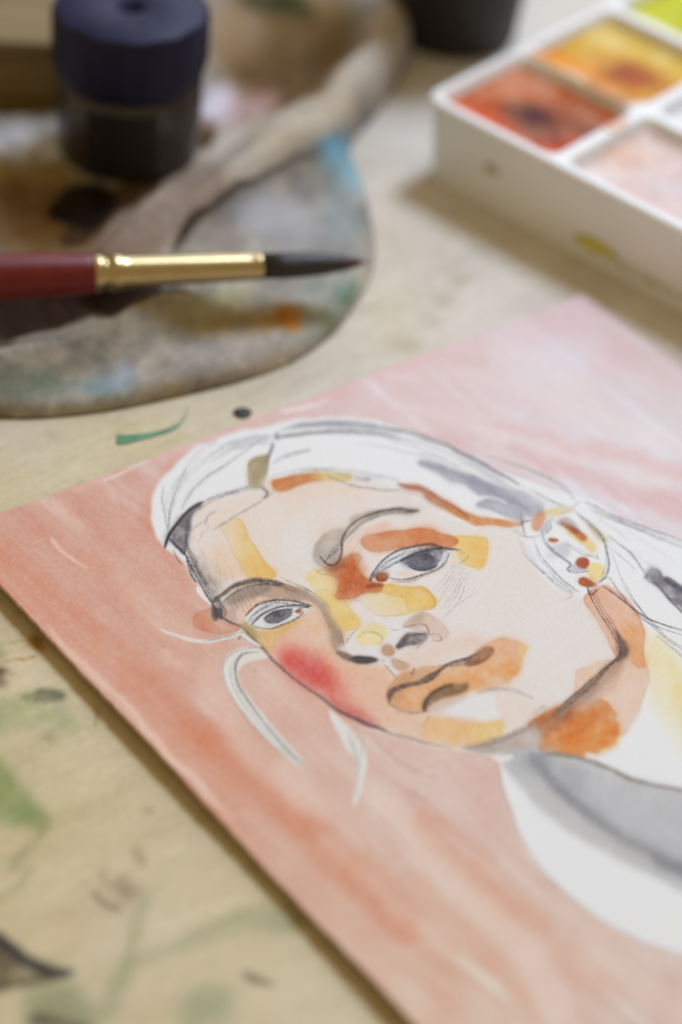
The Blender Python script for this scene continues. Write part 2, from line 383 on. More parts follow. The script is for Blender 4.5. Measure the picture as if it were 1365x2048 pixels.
    wash([(1120, 680), (1180, 705), (1260, 750), (1420, 830)], [12, 22, 22, 26], (224, 206, 206), .5, 14)
    wash([(770, 770), (830, 775)], [18, 10], (226, 208, 206), .6, 8)
    wash([(960, 848), (1120, 890), (1250, 925), (1420, 980)], [16, 28, 26, 30], RO, .6, 12)
    wash([(1010, 905), (1110, 940), (1220, 985), (1330, 1020), (1440, 1050)], [16, 36, 36, 44, 50], (217, 180, 178), .75, 12)
    wash([(1020, 690), (1150, 650), (1230, 700), (1380, 790)], [40, 50, 50, 50], (221, 193, 194), .5, 20)
    # bare paper along the edges
    wash([(92, 1270), (180, 1365), (280, 1468), (380, 1568), (470, 1660)], [7, 14, 15, 18, 10], (227, 197, 178), .85, 5)
    wash([(560, 838), (600, 826), (645, 812)], [4, 10, 3], (228, 224, 224), .9, 3)
    wash([(205, 968), (240, 955), (300, 932)], [5, 8, 3], (229, 214, 204), .85, 3)

    # ---- head, hair, neck and garment left as bare paper
    WH = (226, 226, 226)
    S.fill([(303, 1042), (308, 1000), (332, 962), (372, 923), (420, 897), (480, 874), (545, 862), (620, 846), (720, 848), (800, 866), (870, 890), (935, 918),
            (1010, 955), (1080, 975), (1140, 998), (1180, 1006), (1240, 1042), (1310, 1072), (1400, 1102), (1520, 1140), (1520, 1980), (1400, 1930), (1300, 1902), (1200, 1852),
            (1120, 1792), (1062, 1732), (1026, 1652), (1004, 1580), (988, 1528), (900, 1514), (780, 1486), (700, 1452), (600, 1380), (535, 1328), (488, 1288),
            (430, 1262), (420, 1222), (398, 1192), (384, 1165), (368, 1132), (345, 1118), (328, 1106), (312, 1085)], WH, 1, 2.2, 1.5, mott=0)
    S.stroke([(395, 1190), (410, 1205), (424, 1220)], [10, 14, 10], WH, 1, 2)
    # skin
    SK = (223, 211, 203)
    S.fill([(392, 1034), (450, 1006), (520, 990), (580, 978), (650, 964), (740, 988), (810, 994), (870, 1030), (950, 1062), (1040, 1062), (1046, 1100), (1080, 1160),
            (1130, 1192), (1170, 1210), (1196, 1250), (1228, 1322), (1180, 1370), (1110, 1425), (1060, 1470), (980, 1505), (900, 1510), (780, 1480), (700, 1446),
            (600, 1374), (540, 1326), (490, 1272), (432, 1250), (402, 1180), (380, 1120)], (222, 214, 208), 1, 3, 1.5, mott=.02)
    S.fill([(392, 1034), (450, 1006), (560, 985), (650, 966), (760, 990), (830, 1010), (700, 1040), (640, 1090), (610, 1150), (560, 1180), (470, 1180), (420, 1200), (380, 1120)], (223, 206, 192), .75, 14, 4)
    S.fill([(620, 1000), (700, 985), (800, 1000), (860, 1030), (800, 1060), (700, 1060), (640, 1080)], (222, 212, 204), .7, 18, 4)
    S.fill([(560, 1060), (620, 1050), (630, 1120), (600, 1160), (560, 1140)], (221, 217, 213), .8, 18, 4)
    S.fill([(550, 980), (640, 972), (720, 990), (640, 1010), (560, 1008)], (222, 198, 178), .5, 12, 4)
    S.fill([(470, 1200), (540, 1190), (640, 1215), (700, 1290), (740, 1340), (790, 1352), (790, 1400), (850, 1440), (930, 1450), (1000, 1470), (960, 1502), (880, 1506), (780, 1478), (690, 1438), (600, 1370), (530, 1318), (480, 1260)],
           (221, 186, 160), .9, 9, 3, mott=.06)
    S.fill([(640, 1290), (720, 1345), (780, 1390), (800, 1450), (720, 1440), (640, 1380)], (221, 176, 150), .5, 22, 4)
    S.fill([(800, 1325), (850, 1300), (900, 1278), (960, 1280), (980, 1295), (940, 1318), (860, 1345), (795, 1362)], (221, 200, 186), .85, 8, 3)
    S.fill([(700, 1215), (735, 1230), (760, 1255), (720, 1262), (700, 1240)], (223, 210, 206), .8, 4)
    S.fill([(950, 1400), (1040, 1395), (1075, 1420), (1060, 1455), (1000, 1470), (960, 1440)], (222, 206, 194), .7, 12)

    # ---- cheek
    S.fill([(545, 1312), (585, 1305), (640, 1325), (680, 1370), (705, 1420), (740, 1456), (700, 1446), (640, 1404), (580, 1358)], (215, 124, 108), .85, 14, 2, mott=.03)
    S.fill([(560, 1322), (610, 1325), (650, 1350), (670, 1395), (640, 1392), (590, 1358)], (204, 80, 74), .85, 14, 2, mott=.04)
    S.fill([(655, 1405), (700, 1425), (760, 1462), (730, 1460), (680, 1436)], (190, 92, 88), .6, 6)

    # ---- forehead and left side of the face
    S.fill([(440, 1060), (458, 1052), (482, 1049), (500, 1084), (524, 1128), (553, 1157), (544, 1168), (512, 1170), (487, 1158), (474, 1130), (452, 1090)], (227, 192, 118), .95, 2, 1.2, .35, .08, fade=((510, 1120), (420, 1110)))
    S.fill([(488, 1080), (505, 1095), (526, 1130), (553, 1157), (544, 1168), (512, 1170), (487, 1158)], (222, 178, 96), .7, 4, 1.2, .3, .1, fade=((530, 1150), (480, 1090)))
    S.fill([(440, 1100), (480, 1130), (520, 1172), (450, 1195), (425, 1150)], (222, 192, 160), .5, 10)
    S.fill([(496, 938), (506, 928), (530, 922), (541, 918), (534, 945), (526, 970), (521, 986), (500, 986), (495, 962)], (166, 151, 116), .95, 1.6, 1.2, .4, .15)
    S.fill([(520, 972), (545, 962), (548, 990), (530, 998)], (222, 200, 190), .6, 3)
    S.fill([(541, 974), (560, 968), (600, 959), (640, 957), (646, 968), (606, 979), (562, 994), (549, 990)], (202, 134, 80), .95, 1.8, 1.2, .4, .15)
    S.fill([(620, 962), (650, 956), (695, 956), (706, 963), (690, 972), (640, 970)], (214, 190, 120), .85, 2, 1.2, .3)
    S.pencil([(545, 962), (600, 950), (640, 947), (668, 950)], 4, .3)
    # dark lock at the temple
    S.fill([(331, 1104), (338, 1080), (352, 1055), (372, 1032), (394, 1017), (406, 1014), (404, 1024), (390, 1036), (382, 1056), (376, 1090), (372, 1120), (356, 1108), (342, 1092)], (122, 114, 116), .9, 2.2, 1.5, .3, .35)
    S.pencil([(330, 1108), (338, 1084), (356, 1054), (380, 1028), (406, 1015)], [8, 6, 5, 7, 8], .9, (60, 56, 58))
    S.pencil([(340, 1090), (352, 1104), (372, 1122)], [5, 6, 4], .8, (66, 62, 62)); S.pencil([(376, 1042), (372, 1080), (370, 1118)], [4, 5, 8], .7)
    for k in range(7):
        S.pencil([(370 + k * 1.5, 1085 + 4 * k), (378 + k * 1.5, 1122), (394 + k, 1156), (410 + k * 1.6, 1186), (425 + k * 2, 1216 - 3 * k)], 2.8, .42 - .04 * k, (70, 64, 64), 1.6, .25)
    S.pencil([(372, 1120), (386, 1152), (402, 1184), (426, 1222)], [6, 4, 4, 6], .8, (66, 60, 62))
    S.pencil([(374, 1130), (382, 1160), (392, 1178)], 5, .6, (70, 66, 68)); S.pencil([(345, 1110), (354, 1128), (366, 1142)], 4, .6)
    for k in range(16):
        x, y = 396 + 5.5 * k + S.rng.uniform(-5, 5), 1120 + 4 * k + S.rng.uniform(-26, 26); S.pencil([(x, y), (x + 8, y + 24), (x + 14, min(y + 52, 1205 - .8 * k))], S.rng.uniform(1.4, 3.5), S.rng.uniform(.06, .2), (116, 92, 80), 2)
    S.fill([(385, 1130), (400, 1130), (425, 1170), (450, 1190), (430, 1212), (405, 1180)], (120, 108, 104), .35, 7, 2, mott=.6)
    S.fill([(430, 1200), (450, 1180), (500, 1172), (470, 1188), (440, 1206)], (220, 218, 216), .7, 4)
    S.pencil([(423, 1074), (450, 1056), (490, 1031), (528, 1009), (552, 994)], 2, .45, (110, 92, 84)); S.pencil([(410, 1062), (416, 1044), (432, 1034)], 2, .5); S.pencil([(414, 1076), (418, 1060)], 2, .4)
    S.pencil([(382, 1072), (400, 1060), (420, 1050)], 1.6, .3, (110, 92, 84)); S.pencil([(394, 1096), (410, 1070)], 1.6, .25)
    # hair lines
    S.pencil([(336, 1070), (329, 1040), (325, 1010), (327, 982)], 2.6, .5); S.pencil([(336, 1072), (340, 1034), (349, 1000), (361, 970), (374, 946)], 3, .62)
    S.pencil([(362, 1030), (372, 1010), (392, 984), (424, 958), (462, 934), (500, 906), (524, 890)], 2.8, .6); S.pencil([(424, 930), (470, 911), (520, 898), (546, 896)], 2.2, .35)
    S.pencil([(440, 905), (490, 890), (540, 882)], 3, .25); S.pencil([(404, 1016), (440, 1001), (478, 990), (502, 983)], 3.4, .6); S.pencil([(392, 1034), (430, 1010), (500, 981)], 2.2, .45)
    S.pencil([(460, 905), (510, 893), (548, 884)], 8, .14, soft=4); S.pencil([(372, 1000), (420, 960), (450, 945)], 1.6, .2)
    S.pencil([(546, 898), (541, 915), (534, 938)], [7, 6, 3], .6); S.pencil([(520, 983), (534, 997), (526, 1008)], [3, 7, 4], .75); S.pencil([(534, 997), (548, 990)], 3, .5)
    S.pencil([(556, 876), (553, 888), (564, 885), (620, 877), (680, 873), (740, 877), (800, 886)], [6, 8, 5, 4, 4, 4, 3], .6, soft=1.8)
    S.pencil([(562, 872), (610, 860), (660, 856), (720, 858), (770, 866), (806, 872)], [4, 8, 10, 8, 6, 5], .42, soft=2.2); S.pencil([(585, 868), (650, 861), (740, 868), (800, 876)], 6, .24, soft=3)
    S.pencil([(780, 868), (830, 879), (890, 900), (945, 926), (1000, 957), (1038, 979)], [4, 4, 4, 4, 6, 5], .7); S.pencil([(800, 862), (850, 878), (900, 892)], 3, .3)
    S.pencil([(570, 925), (600, 914), (620, 910)], 5, .3, soft=2); S.pencil([(540, 940), (575, 920), (606, 913)], 2, .4)
    S.pencil([(700, 895), (780, 908), (860, 925)], 2, .14); S.pencil([(720, 890), (820, 915), (900, 930)], 2, .12); S.pencil([(890, 900), (950, 935), (1010, 975)], 8, .14, soft=4)
    S.pencil([(650, 961), (672, 968), (700, 979), (750, 988), (790, 990), (812, 984)], [2, 3, 3, 2.6, 2.6, 2], .6, (112, 88, 78)); S.pencil([(712, 966), (740, 968)], 7, .3, soft=2); S.pencil([(660, 945), (740, 958), (800, 970)], 5, .16, soft=3)
    S.pencil([(800, 992), (830, 1000), (850, 1008)], 2, .3)
    S.flow([(336, 1070), (328, 1010), (360, 950), (420, 902), (500, 878)], [(362, 1030), (392, 984), (462, 934), (524, 890), (548, 882)], 12)
    S.flow([(560, 866), (660, 850), (780, 866), (900, 903), (1010, 958)], [(560, 890), (660, 884), (790, 900), (900, 940), (1000, 990)], 16, (.06, .26))
    S.flow([(404, 1018), (450, 1000), (500, 984)], [(400, 1028), (450, 1010), (520, 990)], 7)
    S.flow([(560, 960), (640, 944), (740, 958), (800, 972)], [(560, 972), (640, 960), (740, 980), (800, 988)], 8, (.06, .22))
    S.flow([(1160, 1008), (1240, 1042), (1370, 1095)], [(1215, 1090), (1290, 1150), (1370, 1240)], 14, (.05, .2))
    S.flow([(880, 905), (960, 945), (1040, 990), (1130, 1020)], [(900, 930), (980, 970), (1050, 1010), (1140, 1030)], 8, (.08, .24))
    # grey strokes in the hair
    GH = (168, 166, 175)
    S.fill([(832, 934), (848, 929), (900, 944), (950, 962), (1000, 984), (1050, 1012), (1086, 1026), (1078, 1044), (1052, 1040), (1010, 1020), (960, 998), (900, 968), (845, 944)], GH, .95, 3, 1.5, .3, .2)
    S.stroke([(836, 936), (900, 952), (970, 984), (1060, 1030)], [4, 10, 16, 10], (140, 138, 150), .5, 6)
    S.stroke([(985, 985), (1040, 1000), (1085, 1022)], [6, 22, 12], (172, 170, 178), .6, 6)
    S.fill([(953, 1014), (975, 1008), (1010, 1018), (1048, 1042), (1040, 1052), (1000, 1040), (958, 1024)], (172, 170, 178), .9, 2.5, 1.5, .3, .2)
    S.stroke([(960, 1001), (990, 1006), (1012, 1016)], 4, (222, 222, 226), .8, 2)
    S.pencil([(970, 920), (1030, 938), (1090, 962), (1130, 986), (1150, 1012)], 2.6, .5); S.pencil([(1036, 978), (1080, 1000), (1120, 1018), (1148, 1026)], 2, .3); S.pencil([(1060, 985), (1100, 1010), (1140, 1030)], 1.8, .26)
    S.pencil([(1166, 1012), (1220, 1036), (1280, 1060), (1370, 1092)], [4, 4, 3.4, 3], .6); S.pencil([(1180, 1030), (1240, 1052), (1310, 1082), (1380, 1110)], 5, .2, soft=3); S.pencil([(1190, 1020), (1260, 1062), (1380, 1100)], 2, .25)
    S.pencil([(1090, 1050), (1130, 1035), (1150, 1020), (1160, 1010)], 2, .3)

    # ---- left eye, brow and nose contour
    S.fill([(386, 1256), (394, 1241), (414, 1230), (432, 1226), (440, 1250), (470, 1262), (486, 1266), (470, 1276), (440, 1282), (408, 1275)], (207, 148, 122), .95, 2, 1.5, .5, .1)
    S.fill([(440, 1228), (470, 1197), (520, 1180), (565, 1178), (612, 1194), (600, 1214), (560, 1207), (520, 1206), (490, 1216), (474, 1240), (484, 1262), (452, 1252)], (188, 160, 140), .75, 3, 1.5, .2, .2)
    S.fill([(450, 1215), (480, 1190), (520, 1182), (545, 1186), (520, 1202), (484, 1210), (470, 1222)], (150, 132, 118), .7, 3, 1.5, .2, .2)
    S.stroke([(426, 1216), (446, 1200), (476, 1183), (514, 1174), (552, 1177), (584, 1190), (622, 1208)], [7, 10, 11, 12, 11, 8, 4], (112, 94, 84), .6, 3, 1.2, .08)
    S.pencil([(426, 1216), (446, 1199), (476, 1182), (514, 1173), (552, 1176), (584, 1189)], [5, 5, 6, 6, 5, 3], .6, (86, 70, 64)); S.pencil([(438, 1224), (462, 1204), (500, 1185), (548, 1180), (600, 1200)], 2.6, .55, (80, 64, 58)); S.pencil([(454, 1196), (480, 1176), (520, 1168), (548, 1172)], 2, .4, (110, 84, 70))
    S.fill([(422, 1216), (436, 1204), (446, 1222), (444, 1240), (436, 1256), (424, 1252), (418, 1236)], (92, 80, 76), .92, 2.5, 2, .2, .35)
    S.stroke([(440, 1246), (462, 1258), (486, 1266)], [7, 5, 3], (104, 82, 72), .85, 1.6)
    S.stroke([(446, 1224), (452, 1240), (440, 1252)], 4, (110, 92, 84), .6, 2)
    for k in range(6): S.pencil([(452 + 8 * k, 1200 - 3 * k), (464 + 8 * k, 1222 - 3 * k), (474 + 8 * k, 1248 - 4 * k)], 1.5, .28, (110, 86, 74))
    S.fill([(493, 1250), (512, 1226), (548, 1215), (590, 1216), (622, 1226), (604, 1240), (572, 1258), (530, 1268), (504, 1264)], (218, 217, 214), .95, 1.6, 1, .1)
    S.fill([(487, 1266), (505, 1264), (535, 1272), (572, 1264), (600, 1250), (606, 1256), (575, 1276), (552, 1292), (548, 1315), (536, 1322), (518, 1310), (500, 1288)], (214, 180, 112), .8, 5, 2, .2, .15)
    S.fill([(485, 1262), (500, 1262), (520, 1280), (512, 1292), (494, 1278)], (148, 134, 84), .7, 5)
    S.fill([(526, 1249), (538, 1240), (562, 1233), (582, 1230), (582, 1242), (566, 1254), (546, 1258), (532, 1256)], (124, 122, 126), .92, 1.4, 1, .3, .3)
    S.spot(556, 1243, 11, 7, (74, 72, 76), .7, 2); S.spot(563, 1240, 4, 2.5, (150, 150, 152), .6, 1.2)
    S.pencil([(492, 1246), (512, 1223), (548, 1213), (588, 1214), (622, 1224)], [5, 4, 4, 4, 5], .72, (78, 72, 74)); S.pencil([(504, 1262), (524, 1242), (560, 1226), (600, 1222), (618, 1228)], [5, 4, 4, 5, 6], .75, (64, 60, 62))
    S.pencil([(504, 1264), (540, 1269), (576, 1258), (600, 1243), (608, 1232)], [3, 3, 3.4, 4, 3], .7, (74, 66, 60)); S.pencil([(498, 1256), (514, 1236), (540, 1222)], 5, .3); S.pencil([(512, 1218), (550, 1208), (600, 1212)], 2, .3)
    S.pencil([(586, 1236), (604, 1228), (626, 1224)], [3, 5, 2], .6, (70, 60, 58)); S.spot(597, 1233, 6, 4.2, (166, 76, 48), .95, 1)
    S.fill([(610, 1206), (640, 1206), (660, 1228), (676, 1252), (684, 1284), (694, 1312), (686, 1322), (672, 1314), (660, 1290), (656, 1268), (648, 1246), (634, 1226)], (168, 142, 120), .85, 2.4, 1.5, .3, .2)
    S.fill([(560, 1182), (592, 1186), (622, 1204), (632, 1218), (606, 1212), (580, 1206)], (178, 150, 132), .8, 2.4, 1.5, .2, .2)
    S.pencil([(560, 1166), (600, 1184), (640, 1208), (664, 1232), (680, 1262), (684, 1290), (692, 1314)], [1.5, 2, 3, 3, 3, 4, 5], .62, (108, 84, 70))
    # yellows round the bridge of the nose
    S.fill([(612, 1160), (640, 1150), (672, 1170), (684, 1204), (655, 1216), (628, 1196)], (227, 207, 156), .85, 4, 3, .2, .2)
    S.fill([(626, 1194), (650, 1186), (668, 1200), (690, 1210), (712, 1240), (723, 1262), (702, 1273), (684, 1271), (668, 1246), (648, 1216)], (227, 202, 134), .95, 1.8, 1.5, .4, .12)
    S.fill([(668, 1240), (690, 1228), (712, 1240), (723, 1262), (702, 1273), (684, 1271)], (222, 186, 106), .6, 6, 2)
    S.fill([(704, 1207), (740, 1196), (772, 1175), (806, 1180), (848, 1185), (866, 1206), (866, 1224), (838, 1234), (800, 1240), (762, 1246), (738, 1232), (722, 1214)], (226, 198, 132), .95, 2, 1.8, .45, .15, fade=((800, 1190), (716, 1262)))
    S.fill([(750, 1186), (772, 1175), (820, 1182), (850, 1188), (868, 1212), (864, 1228), (838, 1234), (812, 1226), (806, 1208), (770, 1196)], (222, 184, 108), .75, 2.2, 2.5, .5, .25)
    S.fill([(806, 1206), (836, 1200), (856, 1212), (850, 1226), (820, 1228)], (226, 196, 122), .8, 4, 2.5)
    S.stroke([(840, 1186), (860, 1200), (868, 1218), (860, 1230), (838, 1235)], 3, (208, 164, 82), .6, 1.2, 1.5)
    S.fill([(676, 1316), (694, 1298), (702, 1282), (722, 1272), (760, 1258), (806, 1262), (812, 1280), (790, 1300), (790, 1325), (800, 1340), (790, 1362), (770, 1345), (752, 1338), (720, 1340), (700, 1322)], (221, 217, 214), .92, 4, 2)
    S.spot(744, 1281, 30, 21, (224, 204, 140), .9, 2, -.3, 1.5); S.spot(738, 1288, 18, 13, (228, 214, 160), .8, 4)
    S.pencil([(716, 1286), (730, 1276), (752, 1278), (764, 1288), (756, 1302)], 2.4, .5, (150, 128, 84)); S.pencil([(692, 1300), (700, 1284), (714, 1270)], 3, .5)
    S.fill([(672, 1316), (690, 1316), (704, 1322), (700, 1334), (682, 1326)], (140, 112, 90), .85, 2.4, 1.5, .2)
    S.fill([(699, 1330), (712, 1323), (736, 1324), (756, 1333), (738, 1339), (714, 1340)], (82, 74, 68), .92, 1.8, 1.2, .2, .2); S.pencil([(740, 1328), (758, 1330), (772, 1336)], 3, .45, (110, 88, 74))
    S.fill([(804, 1266), (818, 1250), (840, 1238), (866, 1243), (886, 1258), (896, 1280), (880, 1292), (858, 1284), (838, 1272), (820, 1272)], (212, 188, 172), .85, 1.8, 1.5, .35, .1)
    S.fill([(812, 1260), (828, 1244), (848, 1240), (848, 1252), (830, 1262)], (176, 150, 116), .6, 4)
    S.fill([(790, 1304), (800, 1290), (820, 1279), (850, 1275), (852, 1284), (840, 1297), (816, 1302), (796, 1310)], (104, 96, 96), .92, 1.8, 1.2, .3, .3)
    S.fill([(790, 1304), (800, 1292), (818, 1284), (812, 1298), (796, 1310)], (74, 66, 68), .7, 2)
    S.pencil([(804, 1268), (826, 1262), (848, 1260), (856, 1272), (850, 1290), (830, 1310)], 3, .6, (104, 88, 82)); S.pencil([(856, 1280), (874, 1280), (882, 1290), (872, 1294), (862, 1290)], 2, .55, (120, 92, 80)); S.pencil([(776, 1268), (800, 1272)], 1.8, .35)
    S.fill([(762, 1310), (768, 1299), (782, 1302), (789, 1318), (778, 1325), (766, 1320)], (188, 148, 118), .92, 1.4, 1, .4)
    S.fill([(780, 1330), (798, 1331), (820, 1340), (808, 1352), (790, 1350)], (198, 168, 140), .9, 1.8, 1, .35)
    S.pencil([(768, 1342), (782, 1356), (794, 1372)], [4, 3, 3], .6, (100, 84, 80))

    # ---- right eye and brow
    S.fill([(625, 1128), (630, 1102), (654, 1077), (690, 1062), (702, 1042), (740, 1031), (800, 1025), (840, 1030), (828, 1037), (784, 1037), (734, 1050), (702, 1076), (684, 1110), (682, 1134), (660, 1146), (634, 1140)], (180, 168, 156), .92, 1.8, 1.8, .35, .2)
    S.fill([(640, 1080), (670, 1060), (700, 1048), (680, 1075), (650, 1090)], (214, 192, 172), .5, 8)
    S.stroke([(684, 1120), (684, 1090), (696, 1064), (716, 1048), (752, 1035), (798, 1027), (838, 1033)], [3, 5, 4, 4, 6, 7, 6], (88, 76, 66), .75, 1.6, 1, .08)
    S.pencil([(688, 1096), (706, 1070), (736, 1050), (780, 1036), (836, 1034)], [2, 3, 3, 4, 7], .6, (86, 80, 66)); S.pencil([(690, 1120), (700, 1090), (724, 1064)], 2, .35, (140, 100, 84)); S.pencil([(696, 1126), (712, 1100), (740, 1070)], 1.6, .3, (150, 104, 88))
    S.fill([(686, 1120), (700, 1088), (740, 1062), (780, 1054), (776, 1068), (740, 1078), (722, 1096), (724, 1118), (742, 1150), (738, 1170), (722, 1140), (720, 1118)], (222, 192, 174), .7, 4, 2)
    S.fill([(748, 1066), (776, 1052), (784, 1062), (766, 1074)], (222, 184, 164), .6, 4)
    S.fill([(630, 1152), (656, 1142), (688, 1124), (712, 1117), (725, 1124), (719, 1142), (730, 1164), (746, 1174), (766, 1180), (760, 1196), (732, 1200), (704, 1206), (682, 1211), (670, 1202), (676, 1182), (660, 1164)], (194, 114, 64), .93, 3.5, 2.0, .35, .2, fade=((706, 1165), (618, 1150)))
    S.fill([(680, 1140), (706, 1130), (716, 1150), (728, 1172), (700, 1200), (680, 1200)], (188, 96, 44), .6, 9, 3, mott=.15)
    S.fill([(650, 1146), (672, 1138), (690, 1128), (684, 1146), (664, 1158)], (140, 84, 54), .6, 5)
    S.stroke([(734, 1186), (752, 1182), (764, 1180)], 9, (150, 74, 34), .8, 4)
    S.pencil([(638, 1124), (646, 1132), (660, 1142), (674, 1138), (682, 1118), (684, 1096)], [6, 4, 3, 3, 3, 4], .65, (100, 72, 56)); S.pencil([(652, 1132), (664, 1110), (680, 1098)], 3, .5); S.pencil([(660, 1130), (676, 1108)], 4, .4)
    S.fill([(904, 1086), (925, 1080), (970, 1083), (976, 1100), (972, 1134), (960, 1150), (946, 1146), (926, 1136), (914, 1112)], (228, 194, 120), .95, 1.8, 1.2, .4, .1)
    S.fill([(940, 1090), (974, 1090), (972, 1134), (960, 1150), (946, 1146)], (223, 182, 100), .5, 6)
    S.fill([(895, 1115), (915, 1100), (926, 1136), (910, 1140)], (222, 206, 168), .5, 6)
    S.fill([(752, 1164), (770, 1132), (800, 1112), (850, 1106), (898, 1110), (900, 1126), (882, 1142), (846, 1160), (806, 1170), (772, 1170)], (221, 221, 222), .97, 1.6, 1, .05)
    S.fill([(780, 1168), (820, 1168), (860, 1154), (892, 1134), (888, 1148), (856, 1166), (818, 1178), (786, 1176)], (222, 200, 186), .7, 3)
    S.fill([(786, 1158), (810, 1150), (834, 1158), (812, 1166)], (222, 202, 188), .7, 3)
    S.fill([(721, 1098), (726, 1085), (752, 1075), (800, 1070), (850, 1068), (896, 1079), (919, 1092), (904, 1106), (872, 1108), (834, 1101), (802, 1107), (772, 1113), (738, 1112)], (207, 132, 84), .97, 1.5, 1.2, .45, .1)
    S.fill([(830, 1072), (870, 1072), (905, 1088), (880, 1104), (840, 1098)], (198, 118, 62), .55, 9)
    S.fill([(800, 1133), (820, 1120), (856, 1110), (884, 1110), (884, 1128), (870, 1144), (848, 1152), (828, 1150), (814, 1142)], (104, 98, 110), .92, 1.5, 1.2, .3, .3)
    S.pencil([(806, 1134), (826, 1126), (850, 1124)], 3, .4, (160, 158, 166)); S.pencil([(820, 1144), (842, 1142), (858, 1132)], 3, .4, (150, 148, 156)); S.spot(850, 1126, 12, 8, (70, 66, 76), .6, 3)
    S.pencil([(884, 1112), (894, 1116), (882, 1136)], 4, .5)
    for q in (6, 11, 16): S.pencil([(846 + q * math.cos(t) * 1.35, 1127 + q * math.sin(t) * .9) for t in np.linspace(.2, 3.6, 7)], 1.8, .38, (150, 148, 158))
    S.spot(862, 1119, 5, 2.6, (196, 196, 202), .6, 1.2); S.stroke([(872, 1140), (890, 1126), (898, 1114)], 5, (214, 214, 218), .8, 1.5)
    S.pencil([(738, 1172), (752, 1146), (784, 1117), (820, 1104), (860, 1099), (886, 1106), (916, 1110)], [6, 4, 3.6, 3.4, 4, 6, 3], .78, (66, 58, 60)); S.pencil([(744, 1166), (776, 1144), (810, 1126), (848, 1112), (884, 1108)], [3, 3.6, 4, 4, 6], .7, (76, 70, 76))
    S.pencil([(752, 1152), (776, 1132), (808, 1116)], 5, .3); S.pencil([(776, 1165), (800, 1169), (832, 1164), (866, 1152), (890, 1134), (900, 1112)], [3, 4, 4, 4, 5, 5], .72, (74, 66, 62)); S.pencil([(780, 1172), (820, 1172), (866, 1156)], 2, .45, (100, 84, 72))
    S.pencil([(740, 1176), (748, 1160), (758, 1150)], [5, 6, 2], .6, (80, 66, 72)); S.pencil([(880, 1110), (912, 1108), (930, 1116)], [4, 5, 2], .5)
    S.fill([(750, 1162), (760, 1153), (776, 1156), (773, 1170), (756, 1173)], (152, 88, 52), .95, 1.3, 1, .3)
    for k in range(7):
        S.pencil([(862 + 5 * k + S.rng.uniform(-8, 8), 1188 + 9 * k), (882 + 6 * k, 1172 + 6 * k), (898 + 5 * k, 1152 + 5 * k), (910 + 5 * k, 1130 + 3 * k + S.rng.uniform(-6, 6))], 1.6, S.rng.uniform(.07, .22))
    S.pencil([(900, 1144), (925, 1132), (938, 1118)], 1.5, .3); S.pencil([(880, 1250), (920, 1215), (960, 1190)], 1.4, .14)

    # ---- hairline strokes
    S.fill([(795, 976), (830, 979), (870, 998), (908, 1018), (932, 1036), (926, 1046), (892, 1028), (856, 1012), (840, 996)], (186, 122, 86), .92, 2, 1.5, .35, .15)
    S.fill([(884, 1020), (928, 1030), (962, 1044), (1002, 1050), (1042, 1055), (1040, 1061), (996, 1064), (950, 1059), (916, 1044)], (206, 136, 78), .95, 1.8, 1.5, .4, .15)
    S.stroke([(920, 1030), (932, 1040), (936, 1048)], 5, (150, 92, 56), .6, 2)
    S.stroke([(796, 977), (850, 992), (910, 1024), (930, 1040)], [3, 5, 4, 2], (140, 84, 54), .45, 2)
    # ---- ear
    S.fill([(1062, 1056), (1068, 1041), (1084, 1032), (1090, 1042), (1084, 1062), (1076, 1073), (1065, 1068)], (208, 142, 98), .95, 1.5, 1, .4)
    S.fill([(1084, 1033), (1108, 1027), (1140, 1027), (1140, 1036), (1098, 1041)], (216, 198, 142), .92, 1.6, 1, .35)
    S.fill([(1126, 1066), (1150, 1078), (1172, 1086), (1190, 1096), (1193, 1110), (1182, 1116), (1170, 1102), (1142, 1084)], (225, 196, 122), .92, 1.8, 1.2, .3)
    S.fill([(1117, 1053), (1136, 1057), (1156, 1068), (1173, 1084), (1165, 1090), (1144, 1076)], (176, 98, 54), .95, 1.5, 1, .35)
    S.fill([(1146, 1076), (1160, 1074), (1174, 1086), (1166, 1091)], (202, 122, 66), .8, 1.8)
    S.fill([(1169, 1054), (1196, 1072), (1216, 1090), (1214, 1098), (1196, 1086), (1180, 1070)], (198, 184, 138), .92, 1.6, 1, .35)
    S.fill([(1080, 1066), (1098, 1057), (1103, 1066), (1092, 1078), (1083, 1076)], (186, 184, 190), .9, 1.8); S.fill([(1096, 1102), (1128, 1094), (1141, 1108), (1130, 1124), (1108, 1118)], (200, 198, 202), .9, 2); S.spot(1102, 1120, 10, 7, (208, 206, 208), .8, 2)
    S.fill([(1117, 1052), (1132, 1047), (1152, 1060), (1160, 1072), (1140, 1060)], (150, 138, 146), .6, 2.5)
    S.spot(1107, 1087, 9.5, 5, (166, 88, 46), .95, 1.2); S.spot(1164, 1137, 13, 13.5, (164, 82, 48), .97, 1.2)
    S.fill([(1138, 1148), (1148, 1137), (1160, 1148), (1178, 1150), (1162, 1156), (1146, 1155)], (190, 186, 188), .9, 1.4); S.spot(1190, 1153, 19, 16, (226, 206, 142), .93, 1.6, .3)
    S.fill([(1155, 1171), (1165, 1164), (1182, 1170), (1194, 1180), (1176, 1183), (1160, 1180)], (176, 98, 50), .95, 1.3, 1, .3)
    S.pencil([(1082, 1070), (1090, 1090), (1104, 1108), (1124, 1124), (1141, 1138), (1135, 1148), (1150, 1156), (1178, 1152)], [3, 3, 5, 3, 4, 4, 3, 2], .75); S.pencil([(1102, 1045), (1124, 1060), (1150, 1070), (1166, 1082)], 3, .4)
